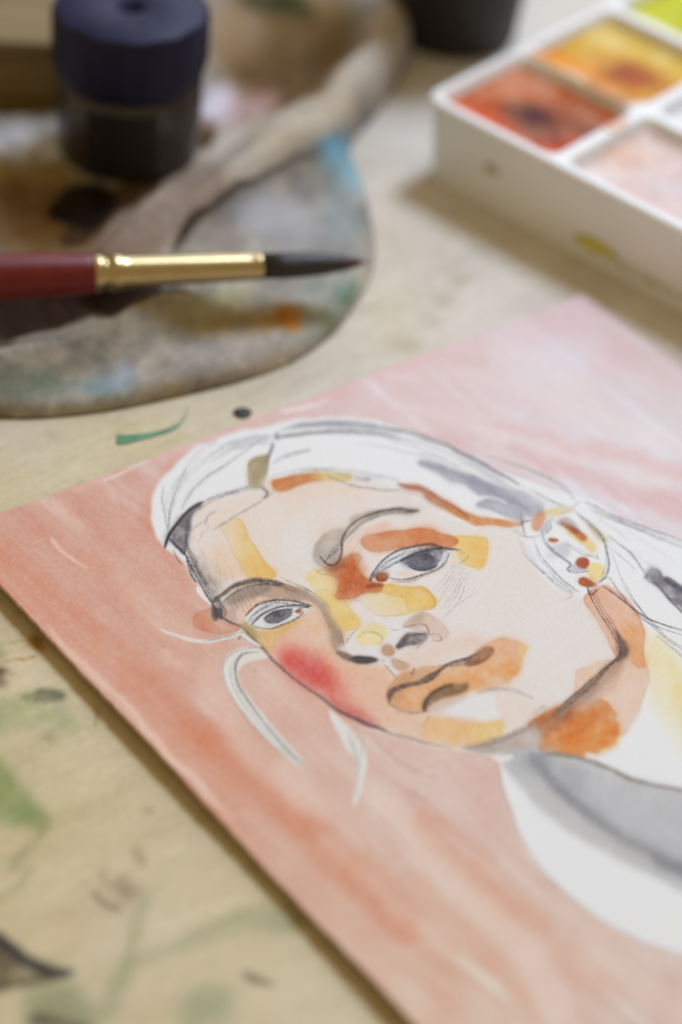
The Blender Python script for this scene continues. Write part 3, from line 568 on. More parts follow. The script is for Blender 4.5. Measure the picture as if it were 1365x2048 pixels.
    S.pencil([(1144, 1028), (1174, 1054), (1204, 1084), (1213, 1110), (1217, 1140), (1211, 1162), (1195, 1178)], [4, 4, 3, 3, 4, 5, 4], .65); S.pencil([(1090, 1060), (1100, 1052), (1102, 1066), (1092, 1076)], 3.4, .6)
    S.pencil([(1036, 1084), (1052, 1120), (1080, 1150), (1116, 1178), (1144, 1198), (1128, 1210)], 2, .36); S.pencil([(1066, 1086), (1080, 1118), (1104, 1150), (1136, 1180), (1160, 1192)], 2, .36); S.pencil([(1044, 1090), (1072, 1140), (1120, 1180)], 1.8, .25)
    S.pencil([(1041, 1034), (1044, 1058), (1051, 1084)], [2, 5, 3], .65); S.pencil([(1036, 1058), (1052, 1052), (1064, 1050)], [3, 5, 3], .65); S.pencil([(1020, 1066), (1050, 1082), (1082, 1080)], 2, .4)
    S.pencil([(1130, 1096), (1160, 1116), (1190, 1124), (1196, 1130)], 2, .4); S.pencil([(1192, 1114), (1196, 1130)], 2.4, .4); S.pencil([(1180, 1180), (1212, 1165), (1222, 1170)], 3, .5); S.pencil([(1140, 1100), (1180, 1120)], 1.6, .3)
    S.pencil([(1205, 1095), (1240, 1120), (1270, 1150)], 2, .35); S.pencil([(1214, 1082), (1244, 1102), (1266, 1122), (1296, 1166)], [2, 3, 3, 4], .55); S.pencil([(1258, 1110), (1270, 1128), (1282, 1148)], 3, .4)
    S.fill([(1290, 1166), (1304, 1149), (1322, 1152), (1330, 1166), (1370, 1188), (1440, 1230), (1440, 1290), (1372, 1246), (1336, 1208), (1308, 1180)], (126, 121, 127), .92, 2.5, 2, .3, .3)
    S.stroke([(1330, 1166), (1370, 1192), (1430, 1230)], [12, 12, 10], (78, 74, 82), .8, 4); S.spot(1305, 1154, 12, 8, (172, 170, 176), .6, 3)
    S.pencil([(1300, 1160), (1330, 1200), (1372, 1244)], 3, .6)
    S.flow([(1040, 1080), (1060, 1130), (1100, 1170), (1150, 1205)], [(1074, 1080), (1090, 1120), (1124, 1160), (1164, 1190)], 9, (.08, .28))
    S.flow([(1150, 1030), (1200, 1075), (1218, 1130), (1205, 1175)], [(1165, 1045), (1206, 1090), (1210, 1130), (1200, 1165)], 6, (.12, .35))
    S.flow([(1215, 1100), (1250, 1180), (1300, 1250), (1370, 1290)], [(1228, 1130), (1256, 1205), (1320, 1270), (1370, 1310)], 8, (.08, .3))
    # ---- neck
    S.fill([(1287, 1288), (1310, 1280), (1330, 1282), (1352, 1320), (1400, 1400), (1480, 1480), (1480, 1640), (1380, 1560), (1330, 1480), (1290, 1400)], (226, 214, 172), .8, 10, 3, fade=((1340, 1340), (1250, 1520)))
    S.stroke([(1352, 1380), (1372, 1450), (1390, 1520)], 30, (228, 210, 150), .6, 14)
    S.fill([(1150, 1356), (1176, 1341), (1232, 1326), (1280, 1330), (1296, 1352), (1290, 1400), (1266, 1452), (1236, 1486), (1200, 1470), (1160, 1440), (1146, 1390)], (222, 193, 172), .95, 2.2, 1.5, .3, .06)
    S.fill([(1166, 1212), (1178, 1192), (1208, 1180), (1244, 1198), (1274, 1234), (1289, 1280), (1288, 1326), (1292, 1340), (1276, 1346), (1256, 1326), (1232, 1320), (1214, 1288), (1194, 1250)], (218, 168, 138), .96, 1.6, 1.2, .45, .08)
    S.fill([(1240, 1260), (1280, 1262), (1289, 1300), (1290, 1340), (1268, 1340), (1250, 1310)], (221, 164, 110), .75, 8)
    S.fill([(1052, 1462), (1072, 1446), (1110, 1426), (1158, 1424), (1176, 1416), (1196, 1409), (1218, 1422), (1236, 1450), (1238, 1476), (1224, 1500), (1194, 1516), (1150, 1520), (1096, 1519), (1074, 1506), (1082, 1490), (1060, 1476)], (206, 126, 58), .95, 2.6, 3.2, .3, .2)
    S.fill([(1110, 1470), (1180, 1446), (1232, 1462), (1222, 1500), (1150, 1518), (1104, 1508)], (217, 136, 54), .7, 10, 3); S.fill([(1056, 1464), (1090, 1440), (1150, 1428), (1140, 1450), (1090, 1476), (1068, 1478)], (160, 96, 58), .7, 8, 3)
    S.stroke([(1090, 1500), (1140, 1480), (1200, 1440)], 16, (196, 112, 46), .4, 8); S.stroke([(1200, 1512), (1230, 1498), (1240, 1480)], 6, (230, 196, 120), .6, 4)
    S.fill([(1234, 1304), (1252, 1290), (1262, 1312), (1248, 1340), (1200, 1388), (1140, 1436), (1104, 1442), (1150, 1396), (1200, 1352), (1232, 1326)], (156, 128, 108), .72, 4, 2, .2, .2)
    S.fill([(1220, 1350), (1256, 1330), (1230, 1380), (1180, 1425), (1150, 1432)], (196, 164, 146), .6, 6)
    for dx, w, a in ((0, 4, .75), (7, 3, .6), (13, 3, .45)):
        S.pencil([(1173 + dx, 1184), (1190 + dx, 1222), (1216 + dx, 1262), (1234 + dx * .6, 1296), (1240, 1318), (1222, 1336 + dx * .4), (1180, 1370 + dx), (1136, 1410 + dx), (1100, 1440 + dx * .6)], w, a, (84, 64, 54))
    S.stroke([(1232, 1272), (1246, 1300), (1246, 1318), (1232, 1332)], [4, 14, 16, 6], (104, 80, 68), .75, 4)
    S.pencil([(1204, 1182), (1226, 1196), (1256, 1220), (1290, 1244), (1330, 1260), (1372, 1272)], [5, 5, 4, 3.6, 3, 3], .75, (86, 68, 62)); S.pencil([(1222, 1168), (1240, 1196), (1266, 1230), (1300, 1258), (1372, 1282)], 2.6, .55)
    S.pencil([(1280, 1240), (1320, 1276), (1360, 1306), (1400, 1330)], 3, .45, soft=2); S.pencil([(1174, 1182), (1182, 1198), (1196, 1188)], 5, .6, (90, 66, 54)); S.pencil([(1312, 1280), (1350, 1310), (1390, 1350)], 4, .25, soft=3)
    # ---- mouth and chin
    S.fill([(774, 1404), (786, 1374), (818, 1353), (868, 1341), (918, 1336), (948, 1312), (986, 1291), (1018, 1287), (1044, 1297), (1052, 1306), (1045, 1326), (1040, 1346), (1016, 1370), (986, 1385), (950, 1391), (926, 1399), (906, 1411), (880, 1428), (852, 1437), (820, 1434), (790, 1422)], (218, 168, 122), .88, 3, 2, .3, .2)
    S.fill([(880, 1376), (930, 1352), (980, 1330), (1036, 1330), (1036, 1350), (1012, 1370), (980, 1384), (940, 1388), (900, 1396)], (221, 156, 90), .75, 8, 4, mott=.25); S.fill([(990, 1294), (1022, 1289), (1038, 1300), (1020, 1320), (980, 1316)], (219, 172, 142), .8, 8)
    S.fill([(1036, 1300), (1052, 1298), (1054, 1312), (1044, 1330), (1038, 1318)], (226, 196, 130), .7, 4)
    S.fill([(776, 1404), (800, 1368), (860, 1346), (876, 1362), (820, 1384), (800, 1412), (790, 1420)], (196, 152, 112), .65, 5)
    S.fill([(928, 1334), (946, 1320), (974, 1304), (988, 1308), (982, 1326), (956, 1341), (936, 1343)], (150, 96, 60), .9, 2, 1.5, .2, .2); S.fill([(955, 1312), (975, 1304), (988, 1308), (982, 1326), (962, 1332)], (176, 134, 104), .7, 3)
    S.stroke([(778, 1418), (784, 1396), (802, 1385), (832, 1378), (858, 1366), (878, 1350), (902, 1338), (934, 1328), (950, 1318)], [8, 12, 9, 9, 16, 8, 6, 6, 4], (96, 78, 70), .85, 2.2, 1.2, .2)
    S.pencil([(888, 1345), (920, 1340), (944, 1334)], 5, .4, (120, 110, 118)); S.pencil([(820, 1354), (826, 1362), (828, 1346)], 4, .6, (110, 84, 64)); S.pencil([(778, 1420), (800, 1432), (830, 1438), (858, 1434)], [5, 3, 3, 4], .7, (104, 78, 62)); S.pencil([(774, 1412), (776, 1390), (790, 1370)], 3, .5, (112, 88, 74)); S.pencil([(848, 1344), (900, 1340)], 3, .35, (120, 92, 72))
    S.fill([(846, 1432), (850, 1414), (870, 1394), (900, 1380), (930, 1380), (936, 1388), (914, 1400), (884, 1410), (862, 1424)], (142, 110, 78), .9, 2.8, 1.5, .2, .2); S.stroke([(848, 1434), (852, 1414), (872, 1394), (904, 1381)], [9, 9, 6, 4], (84, 66, 56), .7, 3)
    S.fill([(858, 1428), (890, 1410), (932, 1400), (920, 1414), (884, 1434), (866, 1438)], (206, 190, 180), .85, 3)
    S.fill([(892, 1436), (936, 1408), (984, 1395), (992, 1420), (996, 1454), (962, 1453), (928, 1446)], (222, 220, 219), .95, 2.5, 1.5, .1)
    S.pencil([(952, 1396), (990, 1389), (1030, 1392), (1066, 1408)], 5, .28, (130, 116, 106), 3)
    S.fill([(848, 1452), (900, 1449), (942, 1462), (1000, 1450), (1006, 1470), (992, 1490), (944, 1504), (890, 1500), (846, 1486)], (224, 186, 132), .9, 5, 2, .15, .12); S.fill([(950, 1462), (1000, 1452), (1006, 1470), (992, 1490), (950, 1494)], (224, 196, 122), .7, 6)
    S.pencil([(860, 1438), (850, 1458), (844, 1466)], 3, .35, (140, 108, 80))
    S.fill([(920, 1514), (970, 1504), (1030, 1482), (1066, 1460), (1082, 1484), (1066, 1506), (1010, 1522)], (190, 176, 166), .85, 4, 2, .2, .15)
    S.stroke([(925, 1510), (980, 1498), (1040, 1474), (1074, 1452)], [6, 12, 12, 6], (150, 134, 122), .7, 4, 1, .25); S.stroke([(1066, 1440), (1076, 1432), (1090, 1424)], 8, (190, 184, 178), .7, 4, 2)
    # ---- contour of the face
    S.stroke([(486, 1268), (500, 1282), (516, 1302), (536, 1326), (562, 1348), (600, 1380), (640, 1408), (680, 1436), (720, 1456), (752, 1468), (780, 1481), (840, 1496), (900, 1510)], [4, 5, 7, 8, 5, 5, 6, 7, 9, 7, 4, 4, 2], (96, 74, 70),   .6, 2.4, 1, .1)
    S.pencil([(536, 1326), (562, 1348), (600, 1380), (640, 1408), (680, 1436), (720, 1456), (780, 1482)], 2.4, .5, (90, 68, 66)); S.pencil([(476, 1284), (484, 1278), (478, 1292)], 5, .6); S.stroke([(690, 1440), (730, 1460), (770, 1474)], [4, 10, 4], (120, 66, 66), .6, 3)
    S.flow([(1232, 1322), (1180, 1366), (1120, 1420), (1060, 1468)], [(1236, 1332), (1190, 1378), (1130, 1432), (1070, 1480)], 9, (.12, .36), (1.4, 3), (96, 78, 68))
    S.flow([(1060, 1462), (1000, 1492), (930, 1508)], [(1070, 1484), (1010, 1510), (940, 1518)], 9, (.1, .3), (1.4, 3), (110, 98, 92))
    S.flow([(430, 1218), (480, 1180), (550, 1174), (620, 1205)], [(440, 1232), (490, 1196), (550, 1190), (610, 1212)], 10, (.12, .4), (1.2, 2.4), (84, 70, 64))
    S.flow([(490, 1250), (540, 1212), (620, 1220)], [(502, 1262), (548, 1224), (618, 1230)], 8, (.12, .4), (1.2, 2), (74, 70, 72))
    S.flow([(740, 1172), (790, 1114), (860, 1098), (916, 1110)], [(752, 1162), (800, 1124), (860, 1108), (900, 1112)], 9, (.12, .4), (1.2, 2), (70, 66, 72))
    # firm accents drawn last
    for p, w, a in (([(800, 1133), (820, 1119), (852, 1109), (886, 1107)], [3, 4, 5, 6], .8), ([(812, 1140), (832, 1150), (856, 1150), (876, 1138)], [3, 4, 4, 4], .75), ([(830, 1128), (846, 1120), (862, 1122), (864, 1134), (848, 1140)], 3, .6),
                    ([(526, 1250), (544, 1238), (570, 1231), (586, 1230)], [3, 3.6, 4, 4], .75), ([(532, 1256), (552, 1259), (572, 1250)], 3, .7), ([(548, 1244), (560, 1238), (570, 1240), (560, 1248)], 2.4, .6),
                    ([(700, 1331), (718, 1325), (744, 1328)], [4, 5, 3], .6), ([(792, 1306), (808, 1290), (834, 1280), (852, 1280)], [4, 4, 4, 3], .6), ([(424, 1222), (434, 1240), (430, 1254)], 5, .6), ([(428, 1230), (444, 1236), (440, 1250)], 5, .6),
                    ([(330, 1104), (344, 1074), (372, 1036), (402, 1016)], [5, 4, 4, 6], .7), ([(340, 1092), (356, 1106), (372, 1120)], 4, .6), ([(640, 1124), (652, 1136), (668, 1141), (680, 1126), (686, 1100)], 3, .6), ([(648, 1136), (662, 1118), (676, 1106)], 3, .5)):
        S.pencil(p, w, a, (58, 54, 58), 1.0, .2)
    # ---- loose strands of white
    WS = (220, 218, 213)
    S.stroke([(532, 1330), (498, 1322), (466, 1338), (460, 1368), (478, 1408), (512, 1452), (552, 1496), (588, 1532), (606, 1550)], [12, 30, 35, 33, 31, 29, 25, 20, 5], WS, .97, 3, 1.5)
    S.pencil([(516, 1318), (484, 1322), (470, 1348), (478, 1388), (512, 1442), (562, 1502), (604, 1546)], [3, 4, 4.4, 4.4, 4.4, 5, 7], .6, (110, 104, 98), 2); S.pencil([(512, 1308), (470, 1318), (446, 1346), (452, 1388), (476, 1432), (530, 1496), (590, 1540)], 3, .5, (120, 104, 94), 1.6)
    S.stroke([(662, 1434), (684, 1470), (706, 1504), (722, 1530), (718, 1570), (712, 1602), (708, 1626)], [6, 26, 34, 25, 17, 12, 6], WS, .95, 3.5, 1.5); S.pencil([(694, 1474), (708, 1510), (716, 1550), (710, 1610)], 3.4, .42, (120, 114, 108), 2); S.pencil([(706, 1460), (724, 1500), (716, 1560)], 3.4, .36, (120, 114, 108), 2)
    S.stroke([(318, 1274), (366, 1292), (414, 1297), (458, 1287), (482, 1278)], [3, 8, 8, 8, 7], WS, .93, 2.5, 1); S.pencil([(404, 1297), (440, 1290), (478, 1278)], 2.6, .5, (110, 100, 96)); S.stroke([(482, 1280), (498, 1294), (520, 1306)], [8, 9, 6], WS, .9, 2.2); S.pencil([(482, 1284), (500, 1300), (522, 1312)], 2, .45)
    S.pencil([(486, 1322), (462, 1348), (466, 1388), (496, 1440), (548, 1500), (598, 1544)], [2, 2.6, 3, 3, 3, 3], .3, (120, 112, 104), 1.8); S.pencil([(520, 1340), (508, 1356), (506, 1376)], 2.4, .28, (150, 100, 84)); S.pencil([(536, 1334), (580, 1366), (640, 1400)], 2, .3, (150, 100, 84))
    S.pencil([(744, 1494), (790, 1532), (830, 1552), (880, 1570)], 3, .26, (150, 110, 96), 2.6); S.pencil([(760, 1560), (820, 1600), (880, 1620)], 3, .16, (150, 110, 96), 3); S.stroke([(846, 1556), (862, 1560)], 5, (226, 208, 198), .7, 2.5)
    # ---- garment
    S.fill([(1002, 1526), (1060, 1510), (1120, 1518), (1190, 1534), (1260, 1566), (1370, 1590), (1500, 1610), (1500, 1830), (1372, 1790), (1290, 1756), (1190, 1702), (1090, 1636), (1034, 1576)], (188, 187, 188), .95, 7, 2, .1, .1)
    S.stroke([(1064, 1522), (1082, 1548), (1120, 1590), (1190, 1650), (1270, 1704), (1372, 1752), (1480, 1790)], [18, 22, 18, 22, 26, 30, 34], (116, 114, 116), .8, 11, 1)
    S.stroke([(1050, 1530), (1120, 1570), (1220, 1640), (1372, 1720)], [40, 70, 90, 100], (160, 159, 161), .55, 30, 1)
    S.stroke([(1180, 1580), (1260, 1640), (1380, 1700)], [40, 60, 60], (196, 195, 197), .6, 24); S.stroke([(1040, 1560), (1110, 1630), (1200, 1690), (1300, 1740)], [24, 40, 44, 40], (196, 194, 190), .5, 14)
    S.stroke([(1084, 1520), (1130, 1521), (1190, 1536), (1260, 1568), (1310, 1582), (1372, 1592)], [10, 8, 9, 8, 7, 8], (136, 126, 116), .75, 4); S.spot(1076, 1530, 20, 14, (140, 139, 142), .6, 10)
    S.stroke([(992, 1540), (1008, 1600), (1034, 1670), (1074, 1742), (1130, 1800), (1210, 1858), (1310, 1906), (1400, 1930)], [6, 4, 4, 5, 6, 4, 4, 4], (176, 158, 150), .5, 4); S.stroke([(986, 1530), (1006, 1530), (1022, 1524)], [6, 12, 8], (224, 222, 220), .9, 4)
    S.stroke([(1070, 1770), (1100, 1786)], 12, (196, 176, 176), .35, 8)

    # paper tooth and faint irregular absorption
    S.c += (238 - S.c) * (.022 * (S.fine + S.tooth) + .014 * S.noise(4))[..., None] + S.tooth[..., None] * .6

    # ---- the sheet itself: thick cold-pressed paper, its long edge lifted a little off the table
    O, A1, B1 = at(-104, 1084), at(1166, 600), at(800, 2048)
    ea = A1 - O; eb = (B1 - O) / np.linalg.norm(B1 - O) * np.linalg.norm(ea) * 1.36
    def dense(a, b, n, lo, hi):
        t = np.linspace(a, b, 4000); c = np.cumsum(1 + 1.3 * np.clip((t - lo) / .05, 0, 1) * np.clip((hi - t) / .05, 0, 1)); return np.interp(np.linspace(c[0], c[-1], n), c, t)
    us = dense(0, 1, 980, .10, .86); vs = np.concatenate([dense(0, .78, 960, .03, .52), np.linspace(.785, 1, 30)])
    U, Vv = np.meshgrid(us, vs)
    P = O + U[..., None] * ea + Vv[..., None] * eb
    lift = 0.0023 * np.exp(-U / .10) * (0.55 + 0.45 * np.clip(Vv / .3, 0, 1)) + 0.0006 * np.exp(-Vv / .05) + 0.0003 * np.sin(5 * U + 1) * np.sin(4 * Vv)
    top = P.copy(); top[..., 2] = 0.0011 + np.maximum(lift, 0)
    top[..., 2] += .0005 * np.exp(-U / .05) * (np.sin(9 * Vv + .6) + .6 * np.sin(23 * Vv)) + .0004
    flat = P.reshape(-1, 3)
    px, py = image_px(flat)
    rr = np.random.default_rng(8); wob = np.convolve(rr.normal(0, 1, len(vs) + 8), np.ones(9) / 9, 'valid') * .00022; dec = np.exp(-U / .002)
    top += (ea / np.linalg.norm(ea))[None, None] * (dec * wob[:, None])[..., None]
    c = S.sample(px, py, 1.0)
    out = np.clip(np.maximum(px - 1480, py - 2150) / 480, 0, 1)[:, None]
    c = c * (1 - out) + lin((237, 201, 182)) * out
    nu, nv = len(us), len(vs); V = top.reshape(-1, 3); Q = grid_quads(nu, nv)[:, ::-1]
    ring = np.concatenate([np.arange(nu), np.arange(1, nv) * nu + nu - 1, (nv - 1) * nu + np.arange(nu - 2, -1, -1), np.arange(nv - 2, 0, -1) * nu])
    low = V[ring].copy(); low[:, 2] -= 0.0008; low[:, :2] += 0
    n0 = len(V); k = np.arange(len(ring)); k2 = (k + 1) % len(ring)
    side = np.stack([ring[k], ring[k2], n0 + k2, n0 + k], -1)
    c = np.concatenate([c, np.tile(lin((214, 190, 160)) * 1.0, (len(ring), 1))])
    me = mesh_np('painting', np.concatenate([V, low]), np.concatenate([Q, side]), c)
    o = link('watercolour_painting', me, painted('watercolour_paper', .62, .22, 1400, .015, .00006, 1500))
    tag(o, 'loose watercolour and pencil portrait of a face on coral washed paper', 'painting')
make_painting()

# ------------------------------------------------------------------ paint spilled on the table
def blob(name, pts, h, mat, z0=0.0004):
    P = catmull(pts, True, 5); c = P.mean(0); rings = [(1.0, 0.0), (.93, .6), (.75, .92), (.4, 1.0)]
    bm = bmesh.new(); R = []
    for k, hh in rings: R.append([bm.verts.new(at(*(c + (p - c) * k), 0) + np.array([0, 0, z0 + hh * h])) for p in P])
    for a, b in zip(R, R[1:]):
        for i in range(len(P)): bm.faces.new((a[i], a[(i + 1) % len(P)], b[(i + 1) % len(P)], b[i]))
    bm.faces.new(R[-1])
    return link(name, from_bm(name, bm), mat)
o = blob('paint_drop', [(466, 826), (474, 819), (490, 818), (502, 823), (503, 830), (494, 836), (480, 837), (470, 831)], .00025, simple('dried_black_paint', (.018, .016, .015), .55))
tag(o, 'small black dot of dried paint on the table near the painting', 'paint drop')
def ribbon(name, pts, w, h, mat):
    P = catmull(pts, False, 6); W = np.interp(np.linspace(0, 1, len(P)), np.linspace(0, 1, len(w)), w)
    D = np.gradient(P, axis=0); N = np.stack([-D[:, 1], D[:, 0]], -1); N /= np.linalg.norm(N, axis=1)[:, None] + 1e-9
    bm = bmesh.new(); rows = []
    for p, n, ww in zip(P, N, W):
        rows.append([bm.verts.new(at(*(p + n * ww * k), 0) + np.array([0, 0, .0003 + h * (1 - 4 * k * k) * min(1, ww / 10)])) for k in (-.5, -.3, 0, .3, .5)])
    for a, b in zip(rows, rows[1:]):
        for i in range(4): bm.faces.new((a[i], a[i + 1], b[i + 1], b[i]))
    bm.faces.new(rows[0]); bm.faces.new(rows[-1])
    return link(name, from_bm(name, bm), mat)
o = ribbon('paint_smear', [(234, 879), (250, 880), (276, 876), (310, 869), (345, 858), (366, 842), (376, 818)], [20, 17, 12, 8, 6, 3, 1.2], .0002,
           simple('green_paint', (.075, .27, .135), .5, var=.35, scale=300))
tag(o, 'thin curved smear of bright green paint on the bare table', 'paint smear')

# ------------------------------------------------------------------ paint rag, bunched in folds
def make_rag():
    outline = [(-160, 812), (0, 824), (100, 823), (230, 808), (400, 772), (500, 746), (600, 706), (682, 640), (735, 560), (750, 500), (742, 430), (722, 360), (700, 300), (716, 262), (766, 205), (818, 110),
               (848, -20), (846, -120), (760, -210), (590, -290), (430, -210), (320, -70), (262, 60), (200, 150), (120, 215), (0, 240), (-300, 270), (-500, 330), (-600, 560), (-480, 720)]
    step, thick = .0010, .0010
    W2 = np.array([at(x, y, .002)[:2] for x, y in catmull(outline, True, 8)])
    a, b = W2.min(0) - step, W2.max(0) + step
    xs = np.arange(a[0], b[0], step); ys = np.arange(a[1], b[1], step); gx, gy = np.meshgrid(xs, ys)
    keep = inside(W2, gx[:-1, :-1] + step / 2, gy[:-1, :-1] + step / 2)
    Q = grid_quads(len(xs), len(ys))[keep.ravel()]; V = np.stack([gx.ravel(), gy.ravel()], -1)
    used, inv = np.unique(Q, return_inverse=True); Q = inv.reshape(-1, 4)
    S2 = Sheet(0, 0, len(xs), len(ys), 1.0, 77)                                   # wrinkles on the same grid
    n1, n2, n3 = (S2.noise(k).ravel()[used] for k in (26, 11, 4)); n4 = S2.noise(5, math.radians(35), 5).ravel()[used]
    V = V[used]
    e = np.concatenate([Q[:, [0, 1]], Q[:, [1, 2]], Q[:, [2, 3]], Q[:, [3, 0]]])
    _, idx, cnt = np.unique(np.sort(e, 1), axis=0, return_index=True, return_counts=True)
    be = e[idx[cnt == 1]]; bv = np.unique(be)
    def near(pts, loop, closed=True):
        """distance to a line, the nearest point on it, the side, and how far along it"""
        best = np.full(len(pts), 1e9); bp = np.zeros_like(pts); sd = np.zeros(len(pts)); al = np.zeros(len(pts)); n = len(loop)
        for i in range(n if closed else n - 1):
            p, q = loop[i], loop[(i + 1) % n]; d = q - p; t = np.clip(((pts - p) @ d) / (d @ d + 1e-15), 0, 1)
            c = p + t[:, None] * d; dd = np.linalg.norm(pts - c, axis=1); k = dd < best
            best[k] = dd[k]; bp[k] = c[k]; al[k] = (i + t[k]) / (n - 1); sd[k] = np.sign(d[0] * (pts[k, 1] - p[1]) - d[1] * (pts[k, 0] - p[0]))
        return best, bp, sd, al
    V[bv] = near(V[bv], W2)[1]
    dist = near(V, W2)[0]
    def line(pts, z): return np.array([at(x, y, z)[:2] for x, y in catmull(pts, False, 6)])
    def ridge(pts, z, h, wl, wr, p=2):
        d, _, sd, al = near(V, line(pts, z), False); w = np.where(sd > 0, wl, wr)
        return np.interp(al, np.linspace(0, 1, len(h)), h) * np.exp(-(d / w) ** p)
    H = .0038 + .0008 * n1 + .0004 * n2 + .00010 * n3 + .00018 * n4
    c = at(258, 292, .004)[:2]; flat = np.exp(-(np.maximum(np.linalg.norm(V - c, axis=1) - .021, 0) / .010) ** 2)
    H += ridge([(836, -60), (806, 40), (764, 116), (700, 180), (600, 246), (510, 290), (410, 350), (320, 428), (240, 520)], .011, [.005, .008, .010, .011, .0120, .0128, .0128, .0125, .011], .0100, .0085, 3.2) * (1 - .9 * flat)
    H += ridge([(790, 60), (730, 140), (640, 206), (540, 250), (450, 300), (350, 370)], .009, [.001, .003, .003, .0025, .002, .001], .003, .004) * (1 - .9 * flat)
    H += ridge([(470, 545), (400, 580), (300, 630), (150, 690), (0, 730), (-150, 745)], .007, [0, .006, .0085, .008, .007, .006], .0065, .0048)
    H += ridge([(720, 420), (690, 350), (640, 320), (560, 350), (470, 420)], .005, [.001, .003, .002, .002, 0], .005, .006)
    H += ridge([(700, 590), (600, 610), (480, 600), (380, 640)], .005, [.001, .0022, .002, .001], .006, .005)
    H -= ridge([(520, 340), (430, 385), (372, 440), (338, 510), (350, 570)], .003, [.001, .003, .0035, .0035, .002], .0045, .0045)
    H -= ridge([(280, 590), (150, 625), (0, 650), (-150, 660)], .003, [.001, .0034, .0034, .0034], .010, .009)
    H = H * (1 - flat) + .0040 * flat
    H = .0012 + np.maximum(H, .0004) * np.sqrt(np.clip(1 - (1 - np.clip(dist / .0045, 0, 1)) ** 2, 0, 1))
    top = np.column_stack([V, H]); low = np.column_stack([V, H - thick]); n = len(V)
    side = np.stack([be[:, 1], be[:, 0], be[:, 0] + n, be[:, 1] + n], -1)
    # stains, with painted light and shade of the folds and the bottle's shadow
    S = Sheet(-720, -520, 900, 900, 2.0, 31); S.c[:] = (154, 148, 139)
    S.c += (S.noise(60)[..., None] * (8, 8, 7) + S.noise(18)[..., None] * (8, 7, 6) + S.noise(6)[..., None] * (5, 5, 5)).astype(np.float32)
    spots = [(60, 430, 200, 90, 10, (108, 82, 50), .92, 22), (60, 286, 110, 26, 4, (208, 208, 218), .97, 10), (20, 345, 150, 20, 5, (138, 116, 70), .9, 9),
        (560, 120, 120, 130, 10, (98, 76, 48), .92, 26), (470, 60, 70, 60, 0, (150, 128, 102), .8, 20), (640, 50, 70, 80, 20, (128, 106, 72), .85, 20), (560, 6, 80, 26, 10, (62, 62, 34), .97, 10),
        (435, 215, 50, 36, -20, (214, 206, 222), .97, 12), (410, 262, 22, 18, 0, (124, 98, 84), .9, 7), (500, 220, 60, 28, -30, (178, 150, 148), .85, 14), (770, 60, 34, 80, 15, (200, 186, 194), .8, 16), (620, 140, 26, 60, 30, (108, 84, 56), .7, 12),
        (40, 765, 100, 36, 5, (124, 132, 118), .95, 10), (215, 768, 60, 24, -8, (132, 154, 160), .95, 8), (250, 752, 24, 16, 0, (182, 182, 198), .8, 8), (545, 630, 46, 16, 4, (188, 118, 26), .97, 6), (582, 632, 16, 11, 0, (196, 104, 22), .8, 6), (470, 645, 110, 22, -8, (150, 128, 80), .85, 12),
        (690, 585, 24, 18, 20, (72, 112, 82), .95, 6), (660, 575, 60, 24, 0, (146, 154, 146), .7, 14), (664, 300, 46, 34, 40, (104, 150, 172), .95, 10), (705, 350, 36, 40, 40, (142, 174, 188), .9, 12),
        (470, 420, 60, 30, -20, (116, 114, 116), .85, 12), (560, 440, 90, 44, 10, (180, 180, 186), .8, 16), (620, 380, 40, 26, 0, (128, 126, 124), .7, 12), (600, 480, 90, 20, 5, (150, 148, 150), .7, 12), (430, 470, 40, 40, 0, (150, 140, 132), .7, 12),
        (420, 610, 110, 22, -16, (172, 166, 128), .8, 12), (620, 680, 60, 22, -30, (172, 164, 154), .7, 12), (450, 700, 120, 22, -10, (178, 168, 162), .8, 14), (690, 440, 44, 60, 0, (158, 170, 172), .7, 16), (340, 785, 60, 14, -10, (178, 152, 116), .6, 9), (640, 640, 40, 24, -40, (146, 158, 136), .6, 12)]
    for x, y, rx, ry, ang, col, al, so in spots: S.spot(x, y, rx, ry, col, al, so, math.radians(ang), 9)
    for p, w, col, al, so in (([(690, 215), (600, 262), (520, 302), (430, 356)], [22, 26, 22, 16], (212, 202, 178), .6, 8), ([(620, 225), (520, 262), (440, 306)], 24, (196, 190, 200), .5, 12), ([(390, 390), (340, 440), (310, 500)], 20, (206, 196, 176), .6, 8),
        ([(330, 400), (270, 460), (200, 530)], 70, (158, 136, 122), .7, 16), ([(800, 10), (770, 100), (690, 190), (590, 252), (500, 296), (400, 356), (310, 436), (230, 520)], [56, 74, 84, 92, 98, 108, 122, 130], (184, 174, 161), .9, 10), ([(430, 350), (330, 420), (220, 520)], [70, 100, 120], (132, 114, 102), .75, 26), ([(700, 190), (600, 254), (520, 292)], 30, (204, 194, 176), .6, 12), ([(430, 262), (330, 330), (240, 392), (130, 480)], [30, 40, 50, 50], (74, 56, 38), .9, 10), ([(205, 392), (160, 415), (105, 425)], [60, 86, 40], (38, 31, 27), .93, 9), ([(640, 306), (540, 340), (450, 384), (380, 440), (346, 500)], [6, 10, 14, 22, 16], (58, 48, 40), .92, 5), ([(-160, 660), (0, 635), (160, 610), (320, 575)], [120, 116, 90, 50], (56, 41, 32), .97, 10),  # fold band painted lit; valleys, crease, under-brush shade and bottle shadow painted dark
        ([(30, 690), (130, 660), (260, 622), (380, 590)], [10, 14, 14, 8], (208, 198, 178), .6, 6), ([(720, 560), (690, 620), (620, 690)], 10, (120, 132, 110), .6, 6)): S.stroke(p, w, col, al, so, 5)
    S.c += (S.noise(4)[..., None] * 3).astype(np.float32)
    px, py = image_px(top); col = S.sample(px, py, 1.0)
    me = mesh_np('paint_rag', np.concatenate([top, low]), np.concatenate([Q, Q[:, ::-1] + n, side]), np.concatenate([col, col * .8]))
